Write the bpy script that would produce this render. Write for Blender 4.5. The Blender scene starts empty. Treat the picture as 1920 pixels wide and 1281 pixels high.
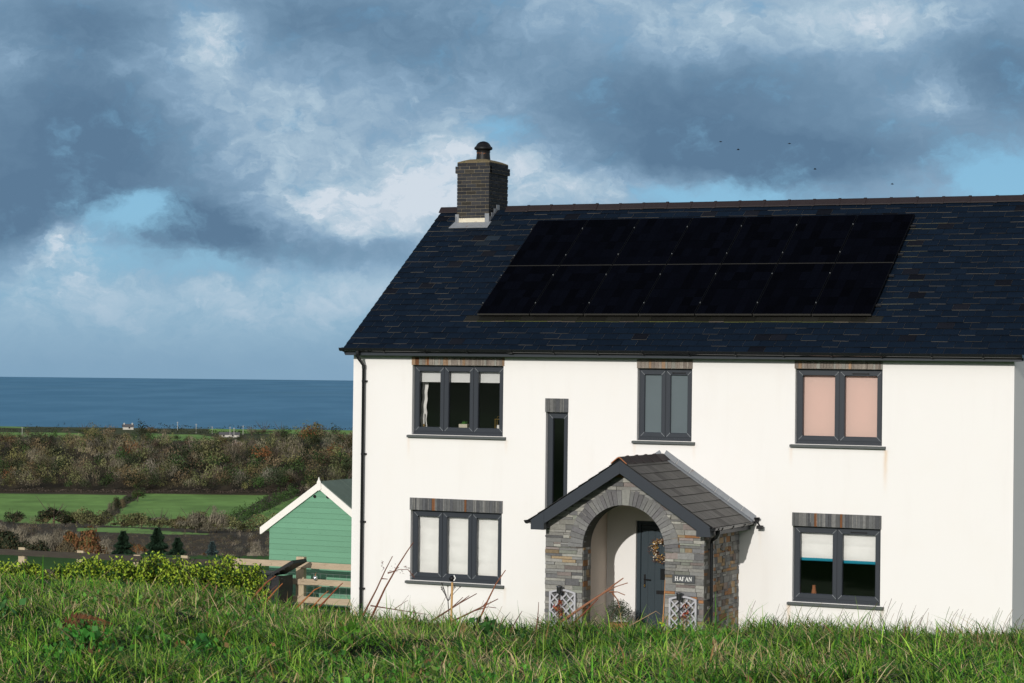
import bpy, math, random
import numpy as np
from mathutils import Matrix, Vector
PI = math.pi; rad = math.radians
SC = bpy.context.scene; COL = SC.collection
RN = random.Random(11); NP = np.random.default_rng(7)

# ------------------------------------------------------------------ camera
FPX = 4400.0; YAW, PIT, ROLL = rad(25.655), rad(0.613), rad(0.679)
CAM = np.array([23.181, -40.956, 5.075])
FW = np.array([-math.sin(YAW)*math.cos(PIT), math.cos(YAW)*math.cos(PIT), math.sin(PIT)])
R0 = np.array([math.cos(YAW), math.sin(YAW), 0.0]); U0 = np.cross(R0, FW)
RT = math.cos(ROLL)*R0 + math.sin(ROLL)*U0; UP = -math.sin(ROLL)*R0 + math.cos(ROLL)*U0
cd = bpy.data.cameras.new('camera'); cd.sensor_width = 36; cd.lens = FPX/1920*36
cd.clip_start = 0.5; cd.clip_end = 60000
co = bpy.data.objects.new('camera', cd); COL.objects.link(co)
co.matrix_world = Matrix(((RT[0], UP[0], -FW[0], CAM[0]), (RT[1], UP[1], -FW[1], CAM[1]), (RT[2], UP[2], -FW[2], CAM[2]), (0, 0, 0, 1)))
SC.camera = co
HF = np.array([-math.sin(YAW), math.cos(YAW)]); HR = np.array([math.cos(YAW), math.sin(YAW)])

# ------------------------------------------------------------------ light, exposure
SUN_EL, SUN_AZ = rad(17.2), rad(5.6)          # low autumn sun, a little right of the facade's normal
SUN_DIR = Vector((math.sin(SUN_AZ)*math.cos(SUN_EL), -math.cos(SUN_AZ)*math.cos(SUN_EL), math.sin(SUN_EL)))
ld = bpy.data.lights.new('sun', 'SUN'); ld.energy = 2.95; ld.angle = rad(0.5); ld.color = (1.0, 0.955, 0.885)
lo = bpy.data.objects.new('sun', ld); COL.objects.link(lo); lo.location = (0, -30, 40)
lo.rotation_euler = SUN_DIR.to_track_quat('Z', 'Y').to_euler()
SC.view_settings.view_transform = 'Standard'; SC.view_settings.look = 'None'
SC.view_settings.exposure = 0.0; SC.view_settings.gamma = 1.0
try: SC.view_settings.use_curve_mapping = False
except Exception: pass

def nd(nt, t, **kw):
    n = nt.nodes.new(t)
    for k, v in kw.items(): setattr(n, k, v)
    return n
class NB:
    """small node-graph helper"""
    def __init__(s, nt): s.nt = nt
    def put(s, sock, v):
        if isinstance(v, bpy.types.NodeSocket): s.nt.links.new(v, sock)
        elif v is not None: sock.default_value = v
    def math(s, op, a, b=None, c=None, clamp=False):
        n = nd(s.nt, 'ShaderNodeMath', operation=op, use_clamp=clamp)
        for i, v in enumerate((a, b, c)):
            if v is not None: s.put(n.inputs[i], v)
        return n.outputs[0]
    def vec(s, op, a, b=None, out=0):
        n = nd(s.nt, 'ShaderNodeVectorMath', operation=op); s.put(n.inputs[0], a)
        if b is not None: s.put(n.inputs[1], b)
        return n.outputs[out]
    def comb(s, x, y, z):
        n = nd(s.nt, 'ShaderNodeCombineXYZ'); s.put(n.inputs[0], x); s.put(n.inputs[1], y); s.put(n.inputs[2], z); return n.outputs[0]
    def sep(s, v):
        n = nd(s.nt, 'ShaderNodeSeparateXYZ'); s.put(n.inputs[0], v); return n.outputs
    def noise(s, v, scale, detail=4, rough=.55, dist=0.0, out=0):
        n = nd(s.nt, 'ShaderNodeTexNoise'); s.put(n.inputs['Vector'], v)
        n.inputs['Scale'].default_value = scale; n.inputs['Detail'].default_value = detail
        n.inputs['Roughness'].default_value = rough; n.inputs['Distortion'].default_value = dist
        return n.outputs[out]
    def mix(s, f, a, b, mode='MIX'):
        n = nd(s.nt, 'ShaderNodeMix', data_type='RGBA', blend_type=mode); n.clamp_factor = True
        s.put(n.inputs[0], f); s.put(n.inputs[6], a); s.put(n.inputs[7], b); return n.outputs[2]
    def ss(s, x, lo, hi, a=0.0, b=1.0):
        n = nd(s.nt, 'ShaderNodeMapRange', interpolation_type='SMOOTHSTEP'); s.put(n.inputs[0], x)
        n.inputs[1].default_value = lo; n.inputs[2].default_value = hi; n.inputs[3].default_value = a; n.inputs[4].default_value = b
        return n.outputs[0]

def lin(r, g, b):
    f = lambda c: (c/255)/12.92 if c/255 < .04045 else ((c/255+.055)/1.055)**2.4
    return (f(r), f(g), f(b), 1)

# ------------------------------------------------------------------ sky: Nishita air with procedural cloud banks
W = bpy.data.worlds.new("World"); SC.world = W; W.use_nodes = True
nt = W.node_tree; nt.nodes.clear(); N = NB(nt)
STR = 0.1
sky = nd(nt, 'ShaderNodeTexSky'); sky.sky_type = 'NISHITA'; sky.sun_disc = False
sky.sun_elevation = SUN_EL; sky.sun_rotation = PI - SUN_AZ; sky.altitude = 100; sky.air_density = 1.0; sky.dust_density = 0.6; sky.ozone_density = 1.5
tc = nd(nt, 'ShaderNodeTexCoord'); dx, dy, dz = N.sep(tc.outputs['Generated'])
az = N.math('MULTIPLY', N.math('ARCTAN2', dx, dy), 180/PI); el = N.math('MULTIPLY', N.math('ARCSINE', dz), 180/PI)
K = 76.8   # cloud plan is laid out in 1/76.8 degree steps of compass bearing and height above the horizon
px = N.math('MULTIPLY', N.math('ADD', az, 25.655), K); py = N.math('MULTIPLY', el, K)
p = N.comb(px, py, 0.0)
n1 = N.noise(N.vec('MULTIPLY', p, (1/240, 1/170, 1)), 1.0, 8, .62, out=1)
n2 = N.noise(N.vec('MULTIPLY', p, (1/64, 1/46, 1)), 1.0, 6, .58, out=1)
wp = N.vec('ADD', p, N.vec('MULTIPLY', N.vec('SUBTRACT', n1, (.5, .5, .5)), (150, 95, 0)))
wp = N.vec('ADD', wp, N.vec('MULTIPLY', N.vec('SUBTRACT', n2, (.5, .5, .5)), (64, 50, 0)))
def blob(u, v, su, sv, soft=1.0):
    # u, v: bearing and height steps of the cloud's centre
    d = N.vec('MULTIPLY', N.vec('SUBTRACT', wp, (u-960, 690-v, 0)), (1/su, 1/sv, 0))
    r2 = N.vec('DOT_PRODUCT', d, d, out=1)
    return N.math('EXPONENT', N.math('MULTIPLY', r2, -soft))
def acc(lst):
    t = None
    for w, b in lst:
        t = N.math('MULTIPLY', b, w) if t is None else N.math('MULTIPLY_ADD', b, w, t)
    return t
fine = N.noise(N.vec('MULTIPLY', wp, (1/110, 1/80, 1)), 1.0, 9, .64)
soft = N.noise(N.vec('MULTIPLY', wp, (1/420, 1/210, 1)), 1.0, 4, .5)
# coverage: 1 cloud, 0 open blue
gaps = acc([(.85, blob(275, 395, 70, 40)), (.55, blob(225, 425, 80, 30)), (.50, blob(60, 560, 150, 40)), (.65, blob(350, 515, 190, 26)), (1.05, blob(1345, 368, 170, 34)),
            (1.15, blob(1895, 335, 140, 62)), (.25, blob(640, 560, 200, 40)), (.5, blob(925, 252, 70, 36)), (.3, blob(500, 620, 500, 24)), (.6, blob(215, 480, 90, 26))])
cov = N.math('SUBTRACT', N.math('ADD', .92, N.math('MULTIPLY', N.math('SUBTRACT', fine, .5), 2.0)), gaps, clamp=True)
cov = N.ss(cov, -.02, .92)
# brightness of the cloud itself
bright = acc([(.75, blob(380, 90, 62, 50)), (.16, blob(250, 150, 130, 70)), (.82, blob(640, 405, 160, 70)), (.85, blob(815, 335, 95, 65)), (.42, blob(500, 250, 170, 120)),
              (.90, blob(150, 462, 75, 48)), (.45, blob(130, 530, 110, 80)), (.42, blob(560, 570, 330, 55)), (.30, blob(850, 190, 200, 90)),
              (.44, blob(1660, 40, 230, 55)), (.40, blob(1740, 185, 90, 55)), (.25, blob(1290, 60, 120, 60)), (.45, blob(1010, 330, 130, 60)), (.25, blob(1180, 350, 200, 40)),
              (.30, blob(40, 120, 90, 60)), (.20, blob(300, 620, 500, 60)), (.22, blob(1000, 30, 500, 90))])
dark = acc([(.46, blob(150, 300, 330, 130)), (.44, blob(40, 430, 260, 90)), (.52, blob(440, 440, 140, 58)), (.30, blob(640, 488, 180, 24)), (.26, blob(130, 140, 240, 90)),
            (.42, blob(1290, 200, 380, 120)), (.38, blob(1450, 300, 330, 55)), (.40, blob(760, 70, 260, 110)), (.22, blob(540, 30, 120, 60)), (.30, blob(150, 60, 200, 60)), (.35, blob(1850, 130, 160, 110))])
lum = N.math('ADD', N.math('SUBTRACT', N.math('MULTIPLY_ADD', bright, .80, .44), dark), N.math('MULTIPLY', N.math('SUBTRACT', soft, .5), .35))
lum = N.math('ADD', lum, N.math('MULTIPLY', N.math('SUBTRACT', fine, .5), N.math('MULTIPLY_ADD', bright, 1.7, .36)))
crisp = N.noise(N.vec('MULTIPLY', wp, (1/70, 1/48, 1)), 1.0, 10, .62, 0.3)
lum = N.math('ADD', lum, N.math('MULTIPLY', N.math('MULTIPLY', N.ss(crisp, .50, .60, -.35, .65), bright), .27))
cr = nd(nt, 'ShaderNodeValToRGB'); N.put(cr.inputs[0], lum)
e = cr.color_ramp.elements
stops = [(0.0, (92, 122, 150)), (.22, (112, 143, 170)), (.45, (136, 166, 192)), (.70, (170, 194, 212)), (1.0, (208, 219, 230))]
e[0].position, e[0].color = stops[0][0], lin(*stops[0][1]); e[1].position, e[1].color = stops[-1][0], lin(*stops[-1][1])
for a_, c_ in stops[1:-1]:
    q = e.new(a_); q.color = lin(*c_)
cloudc = N.mix(1.0, cr.outputs[0], (1/STR, 1/STR, 1/STR, 1), 'MULTIPLY')
bl = nd(nt, 'ShaderNodeValToRGB'); N.put(bl.inputs[0], N.math('DIVIDE', el, 12.0)); b_ = bl.color_ramp.elements
b_[0].position, b_[0].color = 0.0, lin(120, 163, 196); b_[1].position, b_[1].color = 1.0, lin(105, 160, 202)
q = b_.new(.3); q.color = lin(126, 184, 220)
blue = N.mix(.12, N.mix(1.0, bl.outputs[0], (1/STR, 1/STR, 1/STR, 1), 'MULTIPLY'), sky.outputs[0])
low = N.ss(el, 0.0, 3.2)                      # clouds thin out towards the sea horizon
cov = N.math('MULTIPLY', cov, N.math('MULTIPLY_ADD', low, .82, .18))
high = N.ss(el, 14, 40)                       # above the picture: broken cloud over plain Nishita sky
col = N.mix(cov, blue, cloudc)
over = N.noise(N.vec('MULTIPLY', tc.outputs['Generated'], (3.0, 3.0, 5.0)), 1.0, 5, .6)   # bright unseen cloud ring added to lift the fill light, clear blue overhead
ring = N.math('MULTIPLY', N.ss(over, .36, .56), N.ss(el, 34, 58, 1, 0))
ring = N.math('MULTIPLY', ring, N.ss(N.math('ABSOLUTE', N.math('ADD', az, 25.655)), 35, 75))
overc = N.mix(ring, sky.outputs[0], (12.5, 12.0, 11.4, 1))
side = N.ss(N.math('ABSOLUTE', N.math('ADD', az, 25.655)), 40, 80)
col = N.mix(N.math('MAXIMUM', high, N.math('MULTIPLY', side, N.ss(el, 3, 9))), col, overc)
bg = nd(nt, 'ShaderNodeBackground'); N.put(bg.inputs[0], col); bg.inputs[1].default_value = STR
wo = nd(nt, 'ShaderNodeOutputWorld'); nt.links.new(bg.outputs[0], wo.inputs[0])

# ------------------------------------------------------------------ materials
def pmat(name, col, rough=.6, spec=.4, metal=0.0, attr=False, var=0.0, vscale=8.0, bump=0.0, bscale=40.0, stretch=(1, 1, 1), var2=None, trans=0.0):
    m = bpy.data.materials.new(name); m.use_nodes = True; t = m.node_tree; b = t.nodes['Principled BSDF']; n = NB(t)
    b.inputs['Roughness'].default_value = rough; b.inputs['Metallic'].default_value = metal
    b.inputs['Specular IOR Level'].default_value = spec
    g = nd(t, 'ShaderNodeNewGeometry').outputs['Position']
    if stretch != (1, 1, 1): g = n.vec('MULTIPLY', g, stretch)
    if attr:
        a = nd(t, 'ShaderNodeAttribute'); a.attribute_name = 'Col'; c = a.outputs['Color']
    else: c = (*col, 1)
    if var:
        f = n.noise(g, vscale, 5, .6); k = n.math('MULTIPLY_ADD', f, 2*var, 1-var)
        kk = n.comb(k, k, k); c = n.mix(1.0, c, kk, 'MULTIPLY')
    if var2:
        f = n.ss(n.noise(g, var2[1], 5, .65), var2[2], var2[3]); c = n.mix(f, c, (*var2[0], 1))
    n.put(b.inputs['Base Color'], c)
    if bump:
        bn = nd(t, 'ShaderNodeBump'); bn.inputs['Strength'].default_value = bump; bn.inputs['Distance'].default_value = .01
        n.put(bn.inputs['Height'], n.noise(g, bscale, 4, .6)); t.links.new(bn.outputs[0], b.inputs['Normal'])
    return m
M = {}
M['slate'] = pmat('roof_slate', None, .45, .05, attr=True, var=.12, vscale=3.0, bump=.25, bscale=25)
M['porch_slate'] = pmat('porch_slate', None, .7, .3, attr=True, var=.15, vscale=6, bump=.2, bscale=40)
M['stone'] = pmat('stone', None, .85, .2, attr=True, var=.36, vscale=20, bump=1.0, bscale=55)
M['mortar'] = pmat('mortar', (.10, .095, .085), .95, .1, var=.2)
M['brick'] = pmat('engineering_brick', None, .55, .15, attr=True, var=.2, vscale=30, bump=.4, bscale=70)
M['bmortar'] = pmat('brick_mortar', (.23, .20, .15), .95, .1, var=.25, vscale=14)
M['anthracite'] = pmat('anthracite_upvc', (.030, .036, .046), .38, .4, var=.05)
M['weld'] = pmat('weld_line', (.30, .32, .34), .5, .3)
M['black_gloss'] = pmat('black_plastic', (.012, .013, .015), .22, .5)
M['black'] = pmat('black_rubber', (.007, .007, .008), .5, .25)
M['sill'] = pmat('slate_sill', (.075, .085, .085), .6, .35, var=.2, vscale=12)
M['ridge'] = pmat('ridge_tile_brown', (.021, .015, .016), .6, .3, var=.15, vscale=10)
M['terra'] = pmat('terracotta', (.33, .13, .06), .8, .2, var=.2)
M['lead'] = pmat('lead_flashing', (.20, .215, .235), .55, .4, var=.2, vscale=9, var2=((.16, .10, .07), 14, .60, .72))
M['lead_rust'] = pmat('stained_flashing', (.62, .57, .45), .7, .3, var=.1, var2=((.13, .045, .02), 17, .56, .66))
M['crown'] = pmat('chimney_mortar_crown', (.17, .135, .08), .95, .1, var=.3, vscale=12, var2=((.07, .085, .025), 9, .52, .7))
M['dark_room'] = pmat('dim_room_paint', (.030, .029, .028), .9, .1)  # rooms' lack of light put into a near-black wall colour
M['white_cloth'] = pmat('white_cloth', (.86, .855, .83), .9, .1, var=.06, vscale=6, bump=.5, bscale=7)
M['white_blind'] = pmat('white_blind', (.72, .73, .72), .8, .15)
M['pink_blind'] = pmat('pink_blind', (.74, .55, .49), .85, .1, var=.03, vscale=2)
M['teal'] = pmat('teal_hem', (.02, .28, .40), .8, .1)
M['white_paint'] = pmat('white_paint', (.80, .775, .73), .6, .3, var=.05, vscale=3)
M['grey_paint'] = pmat('grey_lilac_paint', (.40, .40, .43), .7, .25, var=.08)
M['door'] = pmat('door_paint', (.030, .045, .056), .4, .4, var=.06)
M['gold'] = pmat('brass', (.55, .34, .08), .3, .5, metal=.9)
M['chrome'] = pmat('dark_chrome', (.10, .10, .11), .18, .6, metal=.8)
M['glass_ball'] = pmat('silvered_glass', (.62, .64, .66), .12, .6, metal=.7)
M['wood'] = pmat('fence_wood', (.42, .335, .24), .85, .2, var=.3, vscale=3.5, bump=.3, bscale=30, stretch=(1, 1, 9), var2=((.13, .075, .05), 2.2, .58, .8))
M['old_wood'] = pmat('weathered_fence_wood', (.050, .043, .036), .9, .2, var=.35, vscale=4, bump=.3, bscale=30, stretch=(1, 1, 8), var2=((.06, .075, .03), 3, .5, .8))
M['post_wood'] = pmat('fence_post_wood', (.44, .36, .25), .85, .2, var=.22, vscale=5, stretch=(4, 4, 1), var2=((.2, .21, .08), 3, .52, .8))
M['green_board'] = pmat('green_shed_paint', None, .55, .3, attr=True, var=.07, vscale=3)
M['felt'] = pmat('green_roof_felt', (.16, .205, .17), .95, .1, var=.2, vscale=6, bump=.3, bscale=80)
M['wire'] = pmat('galvanised_wire', (.38, .40, .40), .4, .4, metal=.5)
M['bin'] = pmat('black_bin_plastic', (.020, .021, .023), .5, .35, var=.15)
M['foliage'] = pmat('foliage', None, .75, .2, attr=True)
M['leaf'] = pmat('glossy_leaf', None, .5, .15, attr=True)
M['grassblade'] = pmat('grass_blades', None, .55, .14, attr=True)
M['bark'] = pmat('bark', (.085, .070, .055), .9, .15, var=.3, vscale=1.5)
M['stem'] = pmat('dead_stem', None, .75, .2, attr=True, var=.25, vscale=30)
M['cane'] = pmat('bamboo_cane', (.50, .30, .12), .6, .3, var=.15, vscale=20)
M['plaster'] = pmat('porch_plaster', (.74, .65, .57), .9, .15, var=.04, vscale=5, bump=.12, bscale=120)
M['signplate'] = pmat('slate_sign', (.055, .06, .065), .5, .35, var=.12)
M['letter'] = pmat('white_lettering', (.78, .78, .76), .6, .3)
M['floor'] = pmat('porch_floor', (.16, .15, .14), .8, .2, var=.2)
M['bird'] = pmat('black_feathers', (.010, .010, .012), .7, .2)
M['pale_wall'] = pmat('whitewashed_wall', (.50, .48, .44), .85, .15, var=.05, vscale=.3)
M['grey_roof'] = pmat('grey_slates', (.09, .09, .095), .8, .2, var=.15, vscale=.5)
M['pole'] = pmat('grey_pole', (.42, .41, .38), .8, .2)
M['ceramic'] = pmat('cream_pot', (.62, .58, .46), .5, .4)
M['frost'] = pmat('frosted_glass', (.098, .125, .138), .32, .5, var=.10, vscale=2.2)
M['cell'] = None

def render_mat():
    # painted render: faint vertical weathering, and rust-coloured streaks under the ends of the sills
    m = pmat('white_render', (.80, .775, .735), .9, .15, bump=.10, bscale=150); t = m.node_tree; b = t.nodes['Principled BSDF']; n = NB(t)
    g = nd(t, 'ShaderNodeNewGeometry').outputs['Position']; x, y, z = n.sep(g)
    a = n.noise(n.vec('MULTIPLY', g, (2.6, 2.6, .35)), 1.0, 5, .6); c = n.mix(n.ss(a, .5, .8, 0, .34), (.768, .757, .745, 1), (.69, .665, .64, 1))
    a2 = n.noise(g, .8, 4, .6); c = n.mix(n.ss(a2, .45, .8, 0, .22), c, (.74, .70, .65, 1))
    gs = n.ss(z, .05, .55, .35, 0.0); c = n.mix(gs, c, (.42, .40, .30, 1))
    wob = n.math('MULTIPLY_ADD', n.noise(g, 3.0, 3), .05, -.025)
    tot = None
    for xs, zs, ln, w in ((10.985, 3.66, .9, .9), (9.20, 3.66, .45, .35), (9.19, .80, .6, .8), (10.95, .80, .5, .3), (1.27, 3.66, .5, .35), (3.41, 3.66, .35, .3), (6.10, 3.66, .4, .3), (3.42, .80, .5, .3), (7.3, 3.66, .4, .25), (8.62, 2.2, .7, .2)):
        u = n.math('DIVIDE', n.math('ADD', n.math('SUBTRACT', x, xs), wob), .035)
        e1 = n.math('EXPONENT', n.math('MULTIPLY', n.math('MULTIPLY', u, u), -1))
        f = n.math('MULTIPLY', n.ss(z, zs-ln, zs-.03), n.ss(z, zs-.02, zs, 1, 0))
        k = n.math('MULTIPLY', n.math('MULTIPLY', e1, f), w); tot = k if tot is None else n.math('ADD', tot, k)
    c = n.mix(n.math('MULTIPLY', tot, .55), c, (.62, .40, .19, 1)); n.put(b.inputs['Base Color'], c); return m
M['render'] = render_mat()
def glass_mat():
    m = bpy.data.materials.new('window_glass'); m.use_nodes = True; t = m.node_tree; t.nodes.clear(); n = NB(t)
    tr = nd(t, 'ShaderNodeBsdfTransparent'); tr.inputs[0].default_value = (.90, .90, .90, 1)
    gl = nd(t, 'ShaderNodeBsdfGlossy'); gl.inputs['Roughness'].default_value = .03; gl.inputs[0].default_value = (.9, .95, 1, 1)
    fr = nd(t, 'ShaderNodeFresnel'); fr.inputs[0].default_value = 1.5
    mx = nd(t, 'ShaderNodeMixShader'); t.links.new(n.math('MULTIPLY_ADD', fr.outputs[0], 1.9, .03), mx.inputs[0]); t.links.new(tr.outputs[0], mx.inputs[1]); t.links.new(gl.outputs[0], mx.inputs[2])
    o = nd(t, 'ShaderNodeOutputMaterial'); t.links.new(mx.outputs[0], o.inputs[0]); return m
M['glass'] = glass_mat()
def cell_mat():
    m = pmat('solar_cells', (.003, .0035, .006), .18, .015); t = m.node_tree; b = t.nodes['Principled BSDF']; n = NB(t)
    oc = nd(t, 'ShaderNodeTexCoord').outputs['Object']; x, y, z = n.sep(oc)
    def line(v, step, w):
        f = n.math('FRACT', n.math('DIVIDE', v, step)); d = n.math('ABSOLUTE', n.math('SUBTRACT', f, .5)); return n.math('GREATER_THAN', d, .5-w/step/2)
    l = n.math('MAXIMUM', line(x, 1.134/6, .006), n.math('MULTIPLY', line(y, 1.722/18, .003), .5))
    mid = n.math('LESS_THAN', n.math('ABSOLUTE', n.math('SUBTRACT', y, .861)), .008); l = n.math('MAXIMUM', l, mid)
    wn = nd(t, 'ShaderNodeTexWhiteNoise'); oi = nd(t, 'ShaderNodeObjectInfo')
    cellid = n.comb(n.math('FLOOR', n.math('DIVIDE', x, 1.134/6)), n.math('FLOOR', n.math('DIVIDE', y, 1.722/6)), n.math('MULTIPLY', oi.outputs['Random'], 50))
    n.put(wn.inputs['Vector'], cellid)
    c = n.mix(wn.outputs[0], (.0010, .0010, .0016, 1), (.0019, .0022, .0042, 1)); c = n.mix(n.math('MULTIPLY', l, .9), c, (.0008, .0008, .001, 1))
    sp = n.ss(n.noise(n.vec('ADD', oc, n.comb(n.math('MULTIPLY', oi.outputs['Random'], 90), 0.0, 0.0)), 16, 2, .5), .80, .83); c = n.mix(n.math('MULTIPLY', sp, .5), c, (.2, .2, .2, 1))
    n.put(b.inputs['Base Color'], c); return m
M['cell'] = cell_mat()

# ------------------------------------------------------------------ mesh helpers
def link_mesh(name, me, mats, parent=None, smooth=False):
    for m in (mats if isinstance(mats, (list, tuple)) else [mats]): me.materials.append(M[m])
    o = bpy.data.objects.new(name, me); COL.objects.link(o)
    if smooth: me.polygons.foreach_set('use_smooth', np.ones(len(me.polygons), bool))
    if parent is not None: attach(o, parent)
    return o
def attach(o, parent):
    o.parent = parent; root = parent
    while root.parent is not None: root = root.parent
    if root.type == 'EMPTY' and parent is root: o.matrix_parent_inverse = Matrix.Translation(-Vector(root.location))
class MB:
    def __init__(s): s.v = []; s.f = []; s.m = []; s.c = []
    def add(s, vs, fs, m=0, c=None):
        k = len(s.v); s.v += [tuple(map(float, q)) for q in vs]
        for i, f in enumerate(fs):
            s.f.append([k+j for j in f]); s.m.append(m)
            cc = c[i] if isinstance(c, list) else c
            s.c.append(cc if cc is not None else (.5, .5, .5))
    def hexa(s, p, m=0, c=None):
        # p: four points of one end (counter-clockwise seen from outside), then the matching four of the other end
        s.add(p, [(0, 1, 2, 3), (7, 6, 5, 4), (0, 4, 5, 1), (1, 5, 6, 2), (2, 6, 7, 3), (3, 7, 4, 0)], m, c)
    def box(s, x0, x1, y0, y1, z0, z1, m=0, c=None):
        s.hexa([(x0, y0, z0), (x0, y1, z0), (x1, y1, z0), (x1, y0, z0), (x0, y0, z1), (x0, y1, z1), (x1, y1, z1), (x1, y0, z1)], m, c)
    def quad(s, a, b, c_, d, m=0, c=None): s.add([a, b, c_, d], [(0, 1, 2, 3)], m, c)
    def prism_y(s, pts, y0, y1, m=0, c=None):
        # polygon in (x, z), extruded along y
        n = len(pts); s.add([(x, y0, z) for x, z in pts]+[(x, y1, z) for x, z in pts],
                            [tuple(range(n)), tuple(range(2*n-1, n-1, -1))]+[(i, n+i, n+(i+1) % n, (i+1) % n) for i in range(n)], m, c)
    def prism_x(s, pts, x0, x1, m=0, c=None):
        n = len(pts); s.add([(x0, y, z) for y, z in pts]+[(x1, y, z) for y, z in pts],
                            [tuple(range(n-1, -1, -1)), tuple(range(n, 2*n))]+[((i+1) % n, n+(i+1) % n, n+i, i) for i in range(n)], m, c)
    def tube(s, pts, r, n=8, m=0, c=None, cap=True):
        P = [Vector(q) for q in pts]; rr = r if isinstance(r, (list, tuple)) else [r]*len(P); k = len(s.v); a = None
        for i, q in enumerate(P):
            t = (P[min(i+1, len(P)-1)]-P[max(i-1, 0)]).normalized()
            if a is None: a = t.orthogonal().normalized()
            else: a = (a-t*a.dot(t)).normalized()
            b = t.cross(a)
            for j in range(n):
                w = 2*PI*j/n; s.v.append(tuple(q+(a*math.cos(w)+b*math.sin(w))*rr[i]))
        for i in range(len(P)-1):
            for j in range(n):
                s.f.append([k+i*n+j, k+i*n+(j+1) % n, k+(i+1)*n+(j+1) % n, k+(i+1)*n+j]); s.m.append(m); s.c.append(c or (.5, .5, .5))
        if cap:
            s.f.append([k+j for j in range(n-1, -1, -1)]); s.m.append(m); s.c.append(c or (.5, .5, .5))
            s.f.append([k+(len(P)-1)*n+j for j in range(n)]); s.m.append(m); s.c.append(c or (.5, .5, .5))
    def lathe(s, prof, cx, cy, n=20, m=0, c=None):
        k = len(s.v)
        for r, z in prof:
            for j in range(n): s.v.append((cx+r*math.cos(2*PI*j/n), cy+r*math.sin(2*PI*j/n), z))
        for i in range(len(prof)-1):
            for j in range(n):
                s.f.append([k+i*n+j, k+i*n+(j+1) % n, k+(i+1)*n+(j+1) % n, k+(i+1)*n+j]); s.m.append(m); s.c.append(c or (.5, .5, .5))
        s.f.append([k+j for j in range(n-1, -1, -1)]); s.m.append(m); s.c.append(c or (.5, .5, .5))
        s.f.append([k+(len(prof)-1)*n+j for j in range(n)]); s.m.append(m); s.c.append(c or (.5, .5, .5))
    def ball(s, cx, cy, cz, r, n=14, m=0, c=None, sz=1.0):
        s.lathe([(max(1e-4, r*math.sin(PI*i/10)), cz-r*sz*math.cos(PI*i/10)) for i in range(11)], cx, cy, n, m, c)
    def build(s, name, mats, parent=None, smooth=False, bevel=0.0):
        me = bpy.data.meshes.new(name); me.from_pydata(s.v, [], s.f)
        me.polygons.foreach_set('material_index', np.array(s.m, np.int32))
        a = me.attributes.new('Col', 'FLOAT_COLOR', 'FACE')
        a.data.foreach_set('color', np.array([(q[0], q[1], q[2], 1.0) for q in s.c], np.float32).ravel())
        o = link_mesh(name, me, mats, parent, False)
        if smooth:
            me.polygons.foreach_set('use_smooth', np.ones(len(me.polygons), bool))
            md = o.modifiers.new('edges', 'EDGE_SPLIT'); md.split_angle = rad(40)
        if bevel:
            md = o.modifiers.new('bevel', 'BEVEL'); md.width = bevel; md.segments = 2; md.limit_method = 'ANGLE'; md.angle_limit = rad(40)
        return o
def quads_mesh(name, V, C, mat, parent=None):
    # V (n,4,3) corner positions, C (n,3) colours
    n = len(V); me = bpy.data.meshes.new(name); me.vertices.add(4*n); me.loops.add(4*n); me.polygons.add(n)
    me.vertices.foreach_set('co', np.ascontiguousarray(V, np.float32).ravel())
    me.loops.foreach_set('vertex_index', np.arange(4*n, dtype=np.int32))
    me.polygons.foreach_set('loop_start', np.arange(0, 4*n, 4, dtype=np.int32))
    a = me.attributes.new('Col', 'FLOAT_COLOR', 'FACE')
    a.data.foreach_set('color', np.concatenate([C, np.ones((n, 1))], 1).astype(np.float32).ravel())
    me.update(calc_edges=True); me.validate()
    return link_mesh(name, me, mat, parent)
def thing(name, label, cat, loc=(0, 0, 0), group=None):
    o = bpy.data.objects.new(name, None); COL.objects.link(o); o.location = loc; o.empty_display_size = .1
    return tag(o, label, cat, group)
def tag(o, label, cat, group=None):
    o['label'] = label; o['category'] = cat
    if group: o['group'] = group
    return o
def struct(o): o['kind'] = 'structure'; return o
def jit(c, k, r=RN):
    f = 1+r.uniform(-k, k); return (c[0]*f, c[1]*f, c[2]*f)
def pick(pal, r=RN):
    t = r.random()*sum(w for w, _ in pal)
    for w, c in pal:
        t -= w
        if t <= 0: return c
    return pal[-1][1]

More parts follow.
